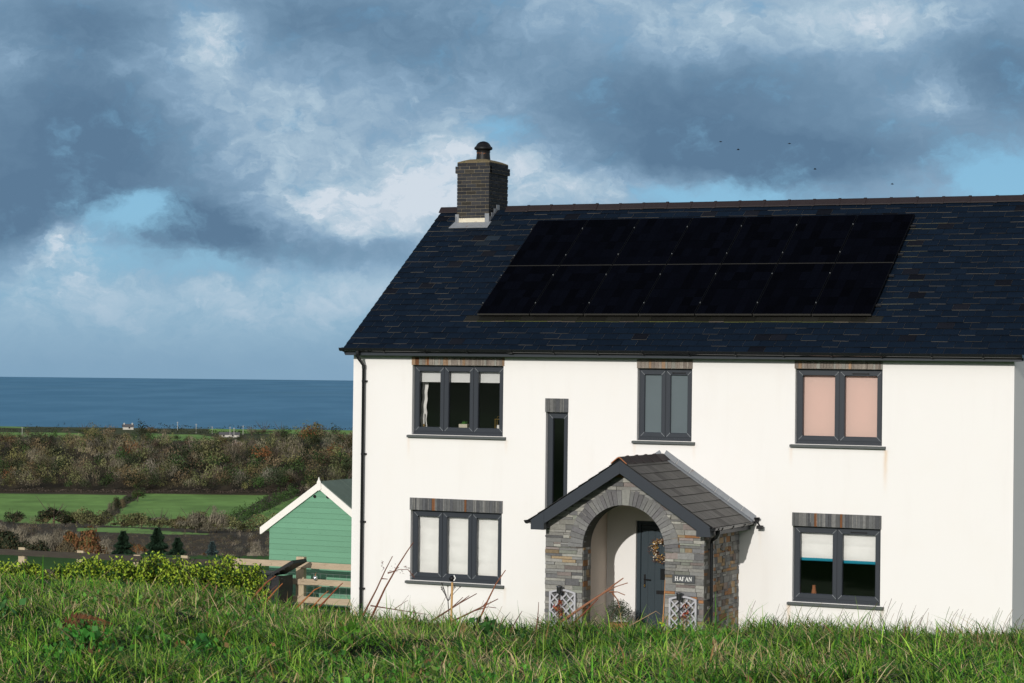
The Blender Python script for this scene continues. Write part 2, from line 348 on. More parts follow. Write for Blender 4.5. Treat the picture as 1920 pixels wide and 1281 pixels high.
# ================================================================== HOUSE
HX, HY, EAVE = 13.3, 7.94, 5.27
VO = .235      # overhang of the right-hand verge
TH = rad(35.55); CT, ST = math.cos(TH), math.sin(TH); RO = 5.575   # roof plane z = RO + s*sin, y = s*cos
house = thing('house', 'white rendered two-storey house with dark slate roof and stone porch', 'house', (6.65, 0, 0))
def wall_with_holes(mb, x0, x1, z0, z1, holes, m=0, depth=.32, mr=None):
    xs = sorted({x0, x1, *[h[0] for h in holes], *[h[1] for h in holes]}); zs = sorted({z0, z1, *[h[2] for h in holes], *[h[3] for h in holes]})
    for i in range(len(xs)-1):
        for j in range(len(zs)-1):
            cx, cz = (xs[i]+xs[i+1])/2, (zs[j]+zs[j+1])/2
            if any(h[0] < cx < h[1] and h[2] < cz < h[3] for h in holes): continue
            mb.quad((xs[i], 0, zs[j]), (xs[i+1], 0, zs[j]), (xs[i+1], 0, zs[j+1]), (xs[i], 0, zs[j+1]), m)
            mb.quad((xs[i], depth, zs[j]), (xs[i], depth, zs[j+1]), (xs[i+1], depth, zs[j+1]), (xs[i+1], depth, zs[j]), 1)
    for a, b, c, d in holes:
        mb.quad((a, 0, c), (a, 0, d), (a, depth, d), (a, depth, c), m); mb.quad((b, 0, c), (b, depth, c), (b, depth, d), (b, 0, d), m)
        mb.quad((a, 0, c), (a, depth, c), (b, depth, c), (b, 0, c), m); mb.quad((a, 0, d), (b, 0, d), (b, depth, d), (a, depth, d), m)
WIN = {'ul': (1.335, 3.335, 3.715, 5.085), 'um': (6.145, 7.25, 3.715, 5.073), 'ur': (9.27, 10.915, 3.725, 5.10), 'll': (1.335, 3.335, .842, 2.227), 'lr': (9.25, 10.91, .845, 2.227), 'slit': (4.25, 4.72, 2.05, 4.21)}
DOOR = (6.15, 7.17, .06, 2.20)
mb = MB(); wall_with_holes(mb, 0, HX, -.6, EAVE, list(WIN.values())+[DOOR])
zr = RO+3.97*math.tan(TH)
for X, fl in ((0.0, 1), (HX, 0)):
    pts = [(0, -.6), (HY, -.6), (HY, EAVE), (3.97, zr-.13), (0, EAVE)]
    v = [(X, y, z) for y, z in pts]; mb.add(v, [(0, 1, 2, 3, 4) if not fl else (4, 3, 2, 1, 0)], 0)
mb.quad((0, HY, -.6), (0, HY, EAVE), (HX, HY, EAVE), (HX, HY, -.6), 0)
# rooms behind the glass
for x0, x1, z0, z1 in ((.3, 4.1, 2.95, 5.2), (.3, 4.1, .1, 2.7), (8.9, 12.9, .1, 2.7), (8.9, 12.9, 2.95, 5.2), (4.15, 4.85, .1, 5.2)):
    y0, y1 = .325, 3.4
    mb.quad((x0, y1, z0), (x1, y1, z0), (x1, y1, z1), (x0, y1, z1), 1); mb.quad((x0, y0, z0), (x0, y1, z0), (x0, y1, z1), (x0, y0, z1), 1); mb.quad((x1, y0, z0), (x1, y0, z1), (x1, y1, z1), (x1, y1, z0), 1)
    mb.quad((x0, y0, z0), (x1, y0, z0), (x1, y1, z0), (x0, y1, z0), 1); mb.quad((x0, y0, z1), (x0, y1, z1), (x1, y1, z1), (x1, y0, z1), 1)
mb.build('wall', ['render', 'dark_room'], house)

# ---- main roof: every slate laid as its own lapped tile in one roof mesh
def rp(x, s, n): return (x, s*CT-n*ST, RO+s*ST+n*CT)
S0, S1, GA = -.345, 4.84, .1995
PX0, PS0, PW, PH, PG = 2.45, .79, 1.134, 1.722, .0195
mb = MB(); nrow = int(round((S1-S0)/GA)); GA = (S1-S0)/nrow
for i in range(nrow):
    s = S0+i*GA; x = -.105 - (.155 if i % 2 else 0.0)
    while x < HX+VO:
        w = .305; xa, xb = max(x, -.105), min(x+w, HX+VO)
        if xb-xa > .03:
            ds = RN.gauss(0, .0035); sk = RN.gauss(0, .003); lift = abs(RN.gauss(0, .0035)); th_ = .0055
            base = jit((.0054, .0106, .0200), .14)
            if RN.random() < .05: base = jit((.0075, .0085, .012), .3)
            tan_ = jit((.085, .078, .068), .5); drk = (.012, .013, .015)
            edge = tan_ if RN.random() < (.46 if i > 5 else .26) else drk; side = jit((.26, .235, .20), .35) if RN.random() < .85 else drk
            xm = (xa+xb)/2
            if PX0-.2 < xm < PX0+8.2 and PS0-.28 < s < PS0-.02:
                base = jit((.016, .016, .014), .25); edge = jit((.16, .17, .05) if RN.random() < .6 else (.2, .17, .12), .4); side = (.13, .15, .04)
            if PX0+8.1 < xm < PX0+8.7 and PS0 < s < PS0+3.5 and RN.random() < .4: edge = jit((.13, .125, .085), .3)
            if .3 < xm < 1.6 and 3.4 < s < 4.25 and RN.random() < .35: base = jit((.014, .021, .030), .3)   # chalky run-off below the chimney lead
            a = [rp(xa+.004, s+ds, .002+lift), rp(xb-.004, s+ds+sk, .002+lift), rp(xb-.004, s+GA+.03, -.009), rp(xa+.004, s+GA+.03, -.009)]
            b = [rp(xa+.003, s+ds, .002+lift+th_+.005), rp(xb-.003, s+ds+sk, .002+lift+th_+.005), rp(xb-.003, s+GA+.03, .0005), rp(xa+.003, s+GA+.03, .0005)]
            mb.hexa(b+a, 0, [base, base, edge, side, base, side])
        x += w
mb.quad(rp(-.09, S0+.02, -.012), rp(HX+VO-.02, S0+.02, -.012), rp(HX+VO-.02, S1, -.012), rp(-.09, S1, -.012), 0, (.010, .010, .011))
yb = 2*3.97   # rear slope
mb.quad((-.1, yb+.3, RO-.3*math.tan(TH)), (-.1, 3.97, zr), (HX+VO-.01, 3.97, zr), (HX+VO-.01, yb+.3, RO-.3*math.tan(TH)), 0, (.016, .020, .028))
for X in (-.085, HX+VO-.045):    # verge undercloak boards
    mb.hexa([rp(X, S0, -.11), rp(X+.025, S0, -.11), rp(X+.025, S1, -.11), rp(X, S1, -.11), rp(X, S0, -.014), rp(X+.025, S0, -.014), rp(X+.025, S1, -.014), rp(X, S1, -.014)], 1)
for xa, xb in ((-.085, 0.0), (HX, HX+VO-.02)):
    mb.quad(rp(xa, S0, -.112), rp(xa, S1, -.112), rp(xb, S1, -.112), rp(xb, S0, -.112), 1)
roof = mb.build('roof', ['slate', 'anthracite'], house)
# ridge tiles
def ridge_tile(x0, x1, parent, yc, zc, half, rise, collar=True):
    mb = MB(); t = .018
    o = [(-half, -rise), (-half*.25, .012), (0, .03), (half*.25, .012), (half, -rise)]
    def ring(X, k): return [(X, yc+a*k, zc+b*k+(k-1)*.04) for a, b in o]
    def seg(xa, xb, k):
        A, B = ring(xa, k), ring(xb, k); A2 = [(x, y, z-t) for x, y, z in A]; B2 = [(x, y, z-t) for x, y, z in B]
        for i in range(4): mb.hexa([A2[i], A2[i+1], B2[i+1], B2[i], A[i], A[i+1], B[i+1], B[i]])
    seg(x0, x1-.002, 1.0)
    if collar: seg(x1-.045, x1+.012, 1.17)
    return mb.build('ridge_tile', ['ridge'], parent)
x = -.13; k = 0
while x < HX+VO-.06:
    x1 = min(x+.527, HX+VO+.02)
    if not (.46 < (x+x1)/2 < 1.22): ridge_tile(x if not .46 < x < 1.22 else 1.24, x1 if not .46 < x1 < 1.22 else .455, roof, 3.97, zr+.055+RN.gauss(0, .003), .115, .085, collar=not .4 < x1 < 1.22)
    x = x1
# ---- chimney of dark bricks
CX0, CX1, CY0, CY1 = .468, 1.225, 3.55, 4.46
mb = MB(); mb.box(CX0+.008, CX1-.008, CY0+.008, CY1-.008, 7.75, 9.375, 1)
BP = [(5, (.027, .029, .034)), (2, (.020, .021, .025)), (1, (.038, .038, .041)), (1, (.032, .029, .024))]
def bricks(face, a0, a1, z, h, off, proud, pal=BP):
    a = a0-off
    while a < a1:
        b = a+.2155; p, q = max(a, a0), min(b, a1)
        if q-p > .02:
            c = jit(pick(pal), .2)
            if face == 'f': mb.box(p, q, CY0-proud, CY0+.05, z, z+h, 0, c)
            if face == 'b': mb.box(p, q, CY1-.05, CY1+proud, z, z+h, 0, c)
            if face == 'r': mb.box(CX1-.05, CX1+proud, p, q, z, z+h, 0, c)
            if face == 'l': mb.box(CX0-proud, CX0+.05, p, q, z, z+h, 0, c)
        a = b+.0105
zc, i = 7.82, 0
while zc < 9.37:
    pr_ = .033 if 9.165 < zc+.02 < 9.305 else .004
    if pr_ > .01: mb.box(CX0-pr_+.006, CX1+pr_-.006, CY0-pr_+.006, CY1+pr_-.006, zc-.008, zc+.066, 1)
    of = .113 if i % 2 else 0.0
    e = pr_ if pr_ > .01 else 0
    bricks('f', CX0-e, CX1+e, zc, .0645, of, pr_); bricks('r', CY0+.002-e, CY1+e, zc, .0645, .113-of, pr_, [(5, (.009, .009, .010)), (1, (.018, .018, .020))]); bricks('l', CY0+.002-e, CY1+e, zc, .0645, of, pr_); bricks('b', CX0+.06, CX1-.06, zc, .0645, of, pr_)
    zc += .0755; i += 1
ztop = zc-.011
chim = mb.build('chimney', ['brick', 'bmortar'], house)
mb = MB(); q = [(CX0, CY0), (CX1, CY0), (CX1, CY1), (CX0, CY1)]; n_ = 7   # domed mortar crown
rows = [(0, -.004), (0.0, .018), (.10, .062), (.2, .092), (.27, .10)]
for i in range(len(rows)-1):
    (i0, z0), (i1, z1) = rows[i], rows[i+1]
    A = [(CX0+i0, CY0+i0), (CX1-i0, CY0+i0), (CX1-i0, CY1-i0), (CX0+i0, CY1-i0)]; B = [(CX0+i1, CY0+i1), (CX1-i1, CY0+i1), (CX1-i1, CY1-i1), (CX0+i1, CY1-i1)]
    for j in range(4): mb.quad((*A[j], ztop+z0), (*A[(j+1) % 4], ztop+z0), (*B[(j+1) % 4], ztop+z1), (*B[j], ztop+z1))
mb.quad(*[(x, y, ztop+.10) for x, y in B]); mb.build('mortar_crown', ['crown'], chim)
mb = MB(); z0 = ztop+.08
mb.lathe([(.158, z0), (.148, z0+.08), (.140, z0+.175), (.150, z0+.182), (.150, z0+.196), (.142, z0+.20), (.150, z0+.225), (.190, z0+.24), (.197, z0+.262), (.190, z0+.29), (.160, z0+.312), (.150, z0+.335), (.125, z0+.372), (.08, z0+.402), (.03, z0+.416), (.002, z0+.418)], .845, 4.02, 28)
mb.build('chimney_cowl', ['black'], chim, smooth=True)
mb = MB(); mb.lathe([(.1505, z0+.184), (.153, z0+.189), (.1505, z0+.194)], .845, 4.02, 28, 0)
for _ in range(26):
    a = -PI/2+RN.uniform(-1.0, 1.0); zz = z0+RN.uniform(.125, .165); r_ = .1475; w = RN.uniform(.02, .07)
    mb.quad(*[(.845+r_*math.cos(a+da), 4.02+r_*math.sin(a+da), zz+dz_) for da, dz_ in ((0, 0), (w, 0), (w*.8, RN.uniform(.008, .02)), (.02*w, .012))], 1)
mb.build('cowl_band', ['chrome', 'terra'], chim)
mb = MB()    # lead apron, upstand and stepped soakers
s_f = (CY0)/CT
mb.hexa([rp(CX0-.10, s_f-.22, .014), rp(CX1+.06, s_f-.22, .014), rp(CX1+.06, s_f+.02, .014), rp(CX0-.05, s_f+.02, .014), rp(CX0-.10, s_f-.22, .024), rp(CX1+.06, s_f-.22, .024), rp(CX1+.06, s_f+.02, .024), rp(CX0-.05, s_f+.02, .024)], 0, None)
zb = rp(0, s_f, 0)[2]
mb.box(CX0+.02, CX1-.075, CY0-.016, CY0-.005, zb-.02, zb+.105, 1)
mb.box(CX0-.03, CX0+.055, CY0-.02, CY0-.004, zb-.04, zb+.19, 0); mb.box(CX1-.085, CX1+.012, CY0-.021, CY0-.004, zb-.04, zb+.20, 0)
for k in range(4):
    y = CY0-.02+k*.125; z = zb+k*.089; mb.box(CX1+.004, CX1+.013, y, y+.14, z-.02, z+.14, 0)
    mb.box(CX0-.013, CX0-.004, y, y+.14, z-.02, z+.14, 0)
mb.build('lead_flashing', ['lead', 'lead_rust'], chim)

# ---- eaves: fascia, soffit, gutter, downpipe
mb = MB(); mb.box(-.06, HX+VO-.05, -.245, -.225, 5.265, 5.40); mb.build('fascia', ['anthracite'], house)
mb = MB(); mb.box(-.06, HX+VO-.05, -.222, -.001, 5.272, 5.282); mb.build('soffit', ['anthracite'], house)
def half_gutter(mb, p0, p1, r, up=(0, 0, 1), t=.004):
    d = (Vector(p1)-Vector(p0)).normalized(); sx = d.cross(Vector(up)); upv = Vector(up)
    def arc(P, rr): return [Vector(P)+sx*(rr*math.cos(a))+upv*(-rr*math.sin(a)) for a in [PI*j/10 for j in range(11)]]
    A, B, A2, B2 = arc(p0, r), arc(p1, r), arc(p0, r-t), arc(p1, r-t)
    for i in range(10): mb.hexa([A2[i], A2[i+1], B2[i+1], B2[i], A[i], A[i+1], B[i+1], B[i]])
    for P in (p0, p1):
        a = arc(P, r); mb.add([tuple(q) for q in a], [tuple(range(11))])
    # rolled front lip
    for e in (0, 10): mb.tube([A[e], B[e]], .007, 6)
mb = MB(); GY, GZ, GR = -.312, 5.405, .062
half_gutter(mb, (-.135, GY, GZ), (HX+VO-.01, GY, GZ-.02), GR)
gut = mb.build('gutter', ['black_gloss'], house, smooth=True)
xs = [-.05+.92*i for i in range(15)]
for X in xs:
    b = MB(); zz = GZ-.02*X/HX
    for i in range(10):
        a0, a1 = PI*i/10, PI*(i+1)/10; f = lambda a, r: (GY+r*math.cos(a), zz-r*math.sin(a))
        p_ = [f(a0, GR+.004), f(a1, GR+.004), f(a1, GR+.014), f(a0, GR+.014)]
        w = .013 if abs(X-3.63) > .1 else .05
        b.hexa([(X-w, *p_[0]), (X-w, *p_[1]), (X-w, *p_[2]), (X-w, *p_[3]), (X+w, *p_[0]), (X+w, *p_[1]), (X+w, *p_[2]), (X+w, *p_[3])])
    b.box(X-.012, X+.012, GY+GR, -.246, zz-.02, zz+.0); b.box(X-.01, X+.01, GY-GR-.016, GY-GR+.01, zz-.012, zz+.014)
    b.build('gutter_bracket', ['black_gloss'], gut)
mb = MB(); DX = .262
mb.tube([(DX, GY, GZ-.05), (DX, GY, GZ-.15), (DX+.003, GY+.03, GZ-.19), (DX+.005, -.09, GZ-.32), (DX+.005, -.06, GZ-.37), (DX+.005, -.06, -.3)], .034, 12)
mb.tube([(DX, GY, GZ-.05), (DX, GY, GZ-.11)], .046, 12); mb.tube([(DX+.005, -.06, GZ-.40), (DX+.005, -.06, GZ-.33)], .040, 12)
dp = mb.build('downpipe', ['black_gloss'], house, smooth=True)
for z in (4.75, 3.3, 1.95, .62):
    b = MB(); b.tube([(DX+.005, -.06, z-.02), (DX+.005, -.06, z+.02)], .039, 12); b.box(DX-.06, DX+.07, -.022, -.002, z-.018, z+.018); b.box(DX+.04, DX+.062, -.06, -.02, z-.01, z+.01); b.build('pipe_clip', ['black_gloss'], dp)

# ---- solar panels: two rows of seven
rows_ = (0, 1)
pm = MB(); pm.box(.012, PW-.012, .012, PH-.012, 0, .033, 0); proto = pm.build('solar_panel', ['cell'])
fm = MB()
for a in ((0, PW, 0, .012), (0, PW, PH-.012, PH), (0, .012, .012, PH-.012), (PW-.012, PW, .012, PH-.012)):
    ft = (.004, .004, .005); fr_ = jit((.055, .053, .048), .15) if a[2] == 0 else ft  # bottom edge face paler: its sunlit line is put into the colour
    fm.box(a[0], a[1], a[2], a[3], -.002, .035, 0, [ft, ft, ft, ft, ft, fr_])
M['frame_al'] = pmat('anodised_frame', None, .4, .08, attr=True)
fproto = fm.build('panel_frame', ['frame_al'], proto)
cm = MB()
cm.box(-.016, .0, -.025, .025, .0, .042, 0); cm.box(-.014, -.002, -.007, .007, .0425, .056, 1)
cproto = cm.build('panel_clamp', ['black', 'wire'], proto); cproto.location = (0, .36, 0); cproto2 = cproto.copy(); COL.objects.link(cproto2); cproto2.parent = proto; cproto2.location = (0, PH-.36, 0)
B = Matrix(((1, 0, 0), (0, CT, -ST), (0, ST, CT))).to_4x4()
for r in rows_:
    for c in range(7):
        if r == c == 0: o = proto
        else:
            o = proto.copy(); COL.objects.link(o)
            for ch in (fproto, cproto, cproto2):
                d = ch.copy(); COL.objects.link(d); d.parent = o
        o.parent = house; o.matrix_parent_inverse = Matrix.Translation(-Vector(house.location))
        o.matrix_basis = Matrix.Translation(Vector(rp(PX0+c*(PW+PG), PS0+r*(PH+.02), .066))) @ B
for s in (PS0+.36, PS0+PH-.36, PS0+PH+.02+.36, PS0+2*PH+.02-.36):
    b = MB(); xa, xb = PX0-.06, PX0+7*(PW+PG)+.075
    b.hexa([rp(xa, s-.02, .03), rp(xb, s-.02, .03), rp(xb, s+.02, .03), rp(xa, s+.02, .03), rp(xa, s-.02, .060), rp(xb, s-.02, .060), rp(xb, s+.02, .060), rp(xa, s+.02, .060)])
    for k in range(8):
        xx = PX0+.2+k*1.08; b.hexa([rp(xx, s-.05, .0), rp(xx+.04, s-.05, .0), rp(xx+.04, s+.0, .0), rp(xx, s+.0, .0), rp(xx, s-.03, .03), rp(xx+.04, s-.03, .03), rp(xx+.04, s+.02, .03), rp(xx, s+.02, .03)])
    b.build('mounting_rail', ['bin'], house)

# ---- windows
def frame_bar(mb, x0, x1, z0, z1, y0, y1, w, weld=False, wt=None, wb=None):
    """mitred rectangular frame (outer x0..z1), bar width w"""
    wt = w if wt is None else wt; wb = w if wb is None else wb
    O = [(x0, z0), (x1, z0), (x1, z1), (x0, z1)]; I = [(x0+w, z0+wb), (x1-w, z0+wb), (x1-w, z1-wt), (x0+w, z1-wt)]; ch = .010
    I2 = [(x0+w-ch, z0+wb-ch), (x1-w+ch, z0+wb-ch), (x1-w+ch, z1-wt+ch), (x0+w-ch, z1-wt+ch)]
    for i in range(4):
        j = (i+1) % 4
        f = [(*O[i],), (*O[j],), (*I2[j],), (*I2[i],)]
        mb.hexa([(a, y0, b) for a, b in f]+[(a, y1, b) for a, b in f])
        f2 = [I2[i], I2[j], I[j], I[i]]     # chamfered glazing bead
        mb.hexa([(I2[i][0], y0, I2[i][1]), (I2[j][0], y0, I2[j][1]), (I[j][0], y0+ch, I[j][1]), (I[i][0], y0+ch, I[i][1])]+[(a, y1, b) for a, b in f2])
    if weld:
        for (a, b), (c, d) in zip(O, I):
            L = math.hypot(c-a, d-b); nx, nz = -(d-b)/L*.0028, (c-a)/L*.0028; a, b = a+(c-a)*.12, b+(d-b)*.12
            q = [(a+nx, b+nz), (a-nx, b-nz), (c-nx, d-nz), (c+nx, d+nz)]
            mb.add([(u, y0-.0012, v) for u, v in q], [(0, 1, 2, 3)], 1)
def lintel(parent, x0, x1, z0, z1, rust, warm=False):
    mb = MB(); mb.box(x0+.006, x1-.006, -.004, .05, z0+.006, z1-.006, 1); x = x0
    pal = [(5, (.115, .118, .120)), (3, (.15, .15, .148)), (2, (.085, .088, .095))] if not warm else [(3, (.22, .19, .165)), (2, (.26, .23, .20)), (2, (.19, .16, .14)), (1, (.30, .20, .13)), (1, (.25, .245, .22))]
    n = 0
    while x < x1-.01:
        w = RN.uniform(.035, .085); xb = min(x+w, x1)
        if x1-xb < .03: xb = x1
        c = jit(pick(pal), .2); c = jit((.17, .075, .035), .2) if n in rust else c
        d = RN.uniform(.012, .02)
        mb.hexa([(x+.0015, -d, z0), (x+.0015, .04, z0), (xb-.0025, .04, z0), (xb-.0025, -d-RN.uniform(-.002, .003), z0), (x+.0015, -d, z1), (x+.0015, .04, z1), (xb-.0025, .04, z1), (xb-.0025, -d, z1)], 0, c)
        if RN.random() < .25: mb.box(xb-.007, xb-.003, -d-.0015, -d+.01, z0+.01, z1-.01, 0, (.42, .41, .38))
        x = xb; n += 1
    return mb.build('lintel', ['stone', 'mortar'], parent)
def window(key, n, lint, rust=(), warm=False, label=None, pane='glass', fittings=(), sill=True):
    x0, x1, z0, z1 = WIN[key]; mb = MB()
    fb = z0+.035
    frame_bar(mb, x0+.004, x1-.004, fb, z1-.004, .088, .16, .046)
    mb.box(x0+.006, x1-.006, .060, .13, z0+.004, fb-.002)                  # stub sill of the frame
    W_ = (x1-x0-.008-.092-(n-1)*.046)/n; spans = []
    for i in range(n):
        a = x0+.004+.046+i*(W_+.046); spans.append((a, a+W_))
        if i: mb.box(a-.046, a, .088, .16, fb+.046, z1-.05)
    o = mb.build('window', ['anthracite', 'weld'], house)
    if label: o['label'] = label
    for i, (a, b) in enumerate(spans):
        s = MB(); frame_bar(s, a-.012, b+.012, fb+.036, z1-.040, .074, .135, .082, True)
        s.build('sash', ['anthracite', 'weld'], o)
        p_ = MB(); p_.quad((a+.064, .118, fb+.112), (b-.064, .118, fb+.112), (b-.064, .118, z1-.116), (a+.064, .118, z1-.116)); p_.build('pane', [pane], o)
        if i in fittings:
            h = MB(); m_ = (a+b)/2; hw = min(.15, (b-a)*.27); h.box(m_-hw, m_+hw, .058, .0735, z1-.088, z1-.072); h.box(m_-hw-.004, m_-hw+.02, .056, .0735, z1-.092, z1-.068); h.box(m_+hw-.02, m_+hw+.004, .056, .0735, z1-.092, z1-.068); h.build('trickle_vent', ['black'], o)
    if sill:
        s = MB(); s.prism_x([(-.075, z0-.058), (.085, z0-.058), (.085, z0-.001), (-.075, z0-.014)], x0-.078, x1+.075); so = s.build('sill', ['sill'], o, bevel=.004)
    lintel(o, *lint, rust, warm)
    return spans
SP = {}
SP['ul'] = window('ul', 3, (1.322, 3.357, 5.088, 5.245), (1, 5), True)
SP['um'] = window('um', 2, (6.138, 7.262, 5.076, 5.245), (), True, 'window with frosted grey-blue panes', 'frost', (1,))
SP['ur'] = window('ur', 2, (9.256, 10.92, 5.103, 5.245), (), True, None, 'glass', (1,))
SP['ll'] = window('ll', 3, (1.318, 3.357, 2.229, 2.468), (8, 20))
SP['lr'] = window('lr', 2, (9.24, 10.925, 2.229, 2.472), (7, 15), False, None, 'glass', (1,))
SP['slit'] = window('slit', 1, (4.24, 4.728, 4.213, 4.475), (), False, 'tall narrow single-pane window')

# ---- blinds and things on the window boards
def cloth_panel(name, x0, x1, z0, z1, y, mat, label, cat, group=None, folds=0, hem=None, wave=.012, seed=0):
    r = np.random.default_rng(seed); nx, nz = 18, 44; mb = MB(); ph = r.uniform(0, 6, 6)
    X = np.linspace(x0, x1, nx); Z = np.linspace(z0, z1, nz)
    def yy(x, z):
        v = y+wave*.45*math.sin(9*x+ph[0]+3*z)+wave*.35*math.sin(17*x-7*z+ph[1])+wave*.3*math.sin(23*z+ph[2]+5*x)
        if folds:
            t = (z-z0)/(z1-z0)*folds; v += -.018*abs(math.sin(PI*t))**.5
        return v
    k = len(mb.v); vs = [(float(a), yy(a, b), float(b)) for b in Z for a in X]
    fs, ms = [], []
    for j in range(nz-1):
        for i in range(nx-1): fs.append((j*nx+i, j*nx+i+1, (j+1)*nx+i+1, (j+1)*nx+i)); ms.append(1 if hem and Z[j] < z0+hem else 0)
    mb.add(vs, fs, 0); mb.m = ms
    o = mb.build(name, [mat]+(['teal'] if hem else []), None, smooth=False); o.data.polygons.foreach_set('use_smooth', np.ones(len(fs), bool))
    md = o.modifiers.new('cloth', 'SOLIDIFY'); md.thickness = .003
    return tag(o, label, cat, group)
nth3 = ('left', 'middle', 'right')
for i, (a, b) in enumerate(SP['ul']):
    mb = MB(); mb.box(a-.02, b+.02, .20, .206, 4.765, 5.06); mb.box(a-.02, b+.02, .194, .212, 4.752, 4.766); mb.tube([(a-.02, .215, 5.07), (b+.02, .215, 5.07)], .022, 10)
    tag(mb.build('roller_blind', ['white_blind']), f'short white roller blind, {nth3[i]} light of the upper left window', 'blind', 'roller blinds in the upper left window')
for i, (a, b) in enumerate(SP['ll']):
    cloth_panel('roman_blind', a-.03, b+.03, .86+.04*(i == 2), 2.2, .215, 'white_cloth', f'creased white roman blind drawn fully down, {nth3[i]} light of the lower left window', 'blind', 'white roman blinds in the lower left window', 4, None, .016, i)
for i, (a, b) in enumerate(SP['lr']):
    cloth_panel('roman_blind', a-.03, b+.03, 1.585-.02*i, 2.2, .205, 'white_cloth', f'half raised white roman blind with teal hem, {("left", "right")[i]} light', 'blind', 'half raised blinds in the lower right window', 2, .05, .010, 7+i)
for i, (a, b) in enumerate(SP['ur']):
    mb = MB(); mb.box(a-.03, b+.03, .19, .196, 3.75, 5.07); mb.box(a-.03, b+.03, .186, .20, 3.74, 3.756)
    tag(mb.build('roller_blind', ['pink_blind']), f'pale pink blind pulled down in the {("left", "right")[i]} light of the upper right window', 'blind', 'pink blinds in the upper right window')
cloth_panel('curtain', 1.385, 1.50, 3.76, 4.85, .32, 'white_cloth', 'narrow white curtain hanging at the left of the upper left window', 'curtain', None, 0, None, .05, 4)
t = thing('plant_pot', 'small green plant in a cream pot on the upper left window board', 'potted plant', (2.36, .24, 3.87))
mb = MB(); mb.box(2.27, 2.455, .20, .29, 3.852, 3.935); mb.build('pot', ['ceramic'], t, bevel=.008)
def leaf_quads(pts, a, b, rng, flat=0.0):
    n = len(pts); d = rng.normal(size=(n, 3)); d[:, 2] = np.abs(d[:, 2])*.6+flat; d /= np.linalg.norm(d, axis=1)[:, None]
    e = np.cross(d, rng.normal(size=(n, 3))); e /= np.linalg.norm(e, axis=1)[:, None]
    u, v = d*a[:, None], e*b[:, None]; c = np.asarray(pts)
    return np.stack([c-u*.5, c+v*.5-u*.05, c+u*.5, c-v*.5-u*.05], 1)
pp = np.array([2.385, .245, 3.96])+NP.normal(size=(40, 3))*np.array([.035, .02, .025])
quads_mesh('leaves', leaf_quads(pp, NP.uniform(.03, .06, 40), NP.uniform(.015, .03, 40), NP), np.array([.06, .20, .03])*NP.uniform(.5, 1.5, (40, 1)), 'leaf', t)
t = thing('candlestick', 'brass candlestick with white candle on the upper left window board', 'candlestick', (1.475, .24, 3.85))
mb = MB(); mb.lathe([(.035, 3.852), (.03, 3.866), (.012, 3.88), (.010, 3.90), (.022, 3.91), (.018, 3.918)], 1.475, .25, 14); mb.build('holder', ['gold'], t, smooth=True)
mb = MB(); mb.lathe([(.014, 3.916), (.013, 4.12), (.003, 4.135)], 1.475, .25, 10); mb.build('candle', ['white_cloth'], t)
t = thing('lantern', 'small brass framed lantern at the right end of the upper left window board', 'lantern', (3.12, .24, 3.85))
mb = MB()
for X in (3.07, 3.17):
    for Y in (.20, .29): mb.box(X-.005, X+.005, Y-.005, Y+.005, 3.856, 4.04)
mb.box(3.06, 3.18, .19, .30, 4.04, 4.05); mb.box(3.06, 3.18, .19, .30, 3.852, 3.858); mb.tube([(3.09, .245, 4.05), (3.10, .245, 4.10), (3.14, .245, 4.10), (3.15, .245, 4.05)], .005, 6); mb.build('cage', ['gold'], t)
mb = MB(); mb.lathe([(.03, 3.859), (.03, 3.93), (.004, 3.935)], 3.12, .245, 12); mb.build('candle', ['white_cloth'], t)
mb = MB(); mb.lathe([(.05, .87), (.055, .95), (.035, 1.06), (.03, 1.10), (.036, 1.12)], 9.52, .45, 16); o = mb.build('vase', ['terra'], None, smooth=True); tag(o, 'small brown vase on the board inside the lower right window', 'vase')

# ---- front door, set in the wall inside the porch
mb = MB(); x0, x1, z0, z1 = DOOR; dx0 = x0+.085
frame_bar(mb, x0+.004, x1-.004, z0, z1-.004, .05, .14, .075, False, None, .03)
door = mb.build('door', ['door'], house)
mb = MB(); mb.box(x0+.083, x1-.083, .078, .122, z0+.036, z1-.084)
gx = [x0+.083+.147*i for i in range(1, 6)]
lf = mb.build('door_leaf', ['door'], door)
mb = MB()
for i in range(6):
    a = x0+.088+i*.139; b = a+.133
    mb.box(a, b, .070, .0775, z0+.25, z1-.16)
for zz in ((z0+.04, z0+.24), (z1-.15, z1-.09)): mb.box(x0+.088, x1-.088, .070, .0775, *zz)
mb.build('door_panelling', ['door'], door, bevel=.003)
mb = MB(); hx = x0+.165; mb.box(hx-.018, hx+.018, .056, .0695, .94, 1.19); mb.tube([(hx, .06, 1.10), (hx, .03, 1.10), (hx+.02, .022, 1.10), (hx+.135, .022, 1.095)], .011, 8)
h = mb.build('door_handle', ['black'], door, bevel=.003); mb = MB(); mb.tube([(hx, .0555, .985), (hx, .05, .985)], .014, 10); mb.box(hx-.006, hx+.006, .050, .0555, .955, .99); mb.build('lock_barrel', ['gold'], door)
mb = MB(); mb.box(6.55, 6.83, .062, .0695, .83, .90); mb.box(6.565, 6.815, .058, .0625, .842, .888); mb.build('letterbox', ['black'], door, bevel=.002)
mb = MB(); frame_bar(mb, 6.60, 6.84, 1.07, 1.34, .060, .0695, .035); mb.build('glazing_bead', ['door'], door)
mb = MB(); mb.box(6.632, 6.808, .0655, .0695, 1.102, 1.308); mb.build('door_pane', ['black_gloss'], door)

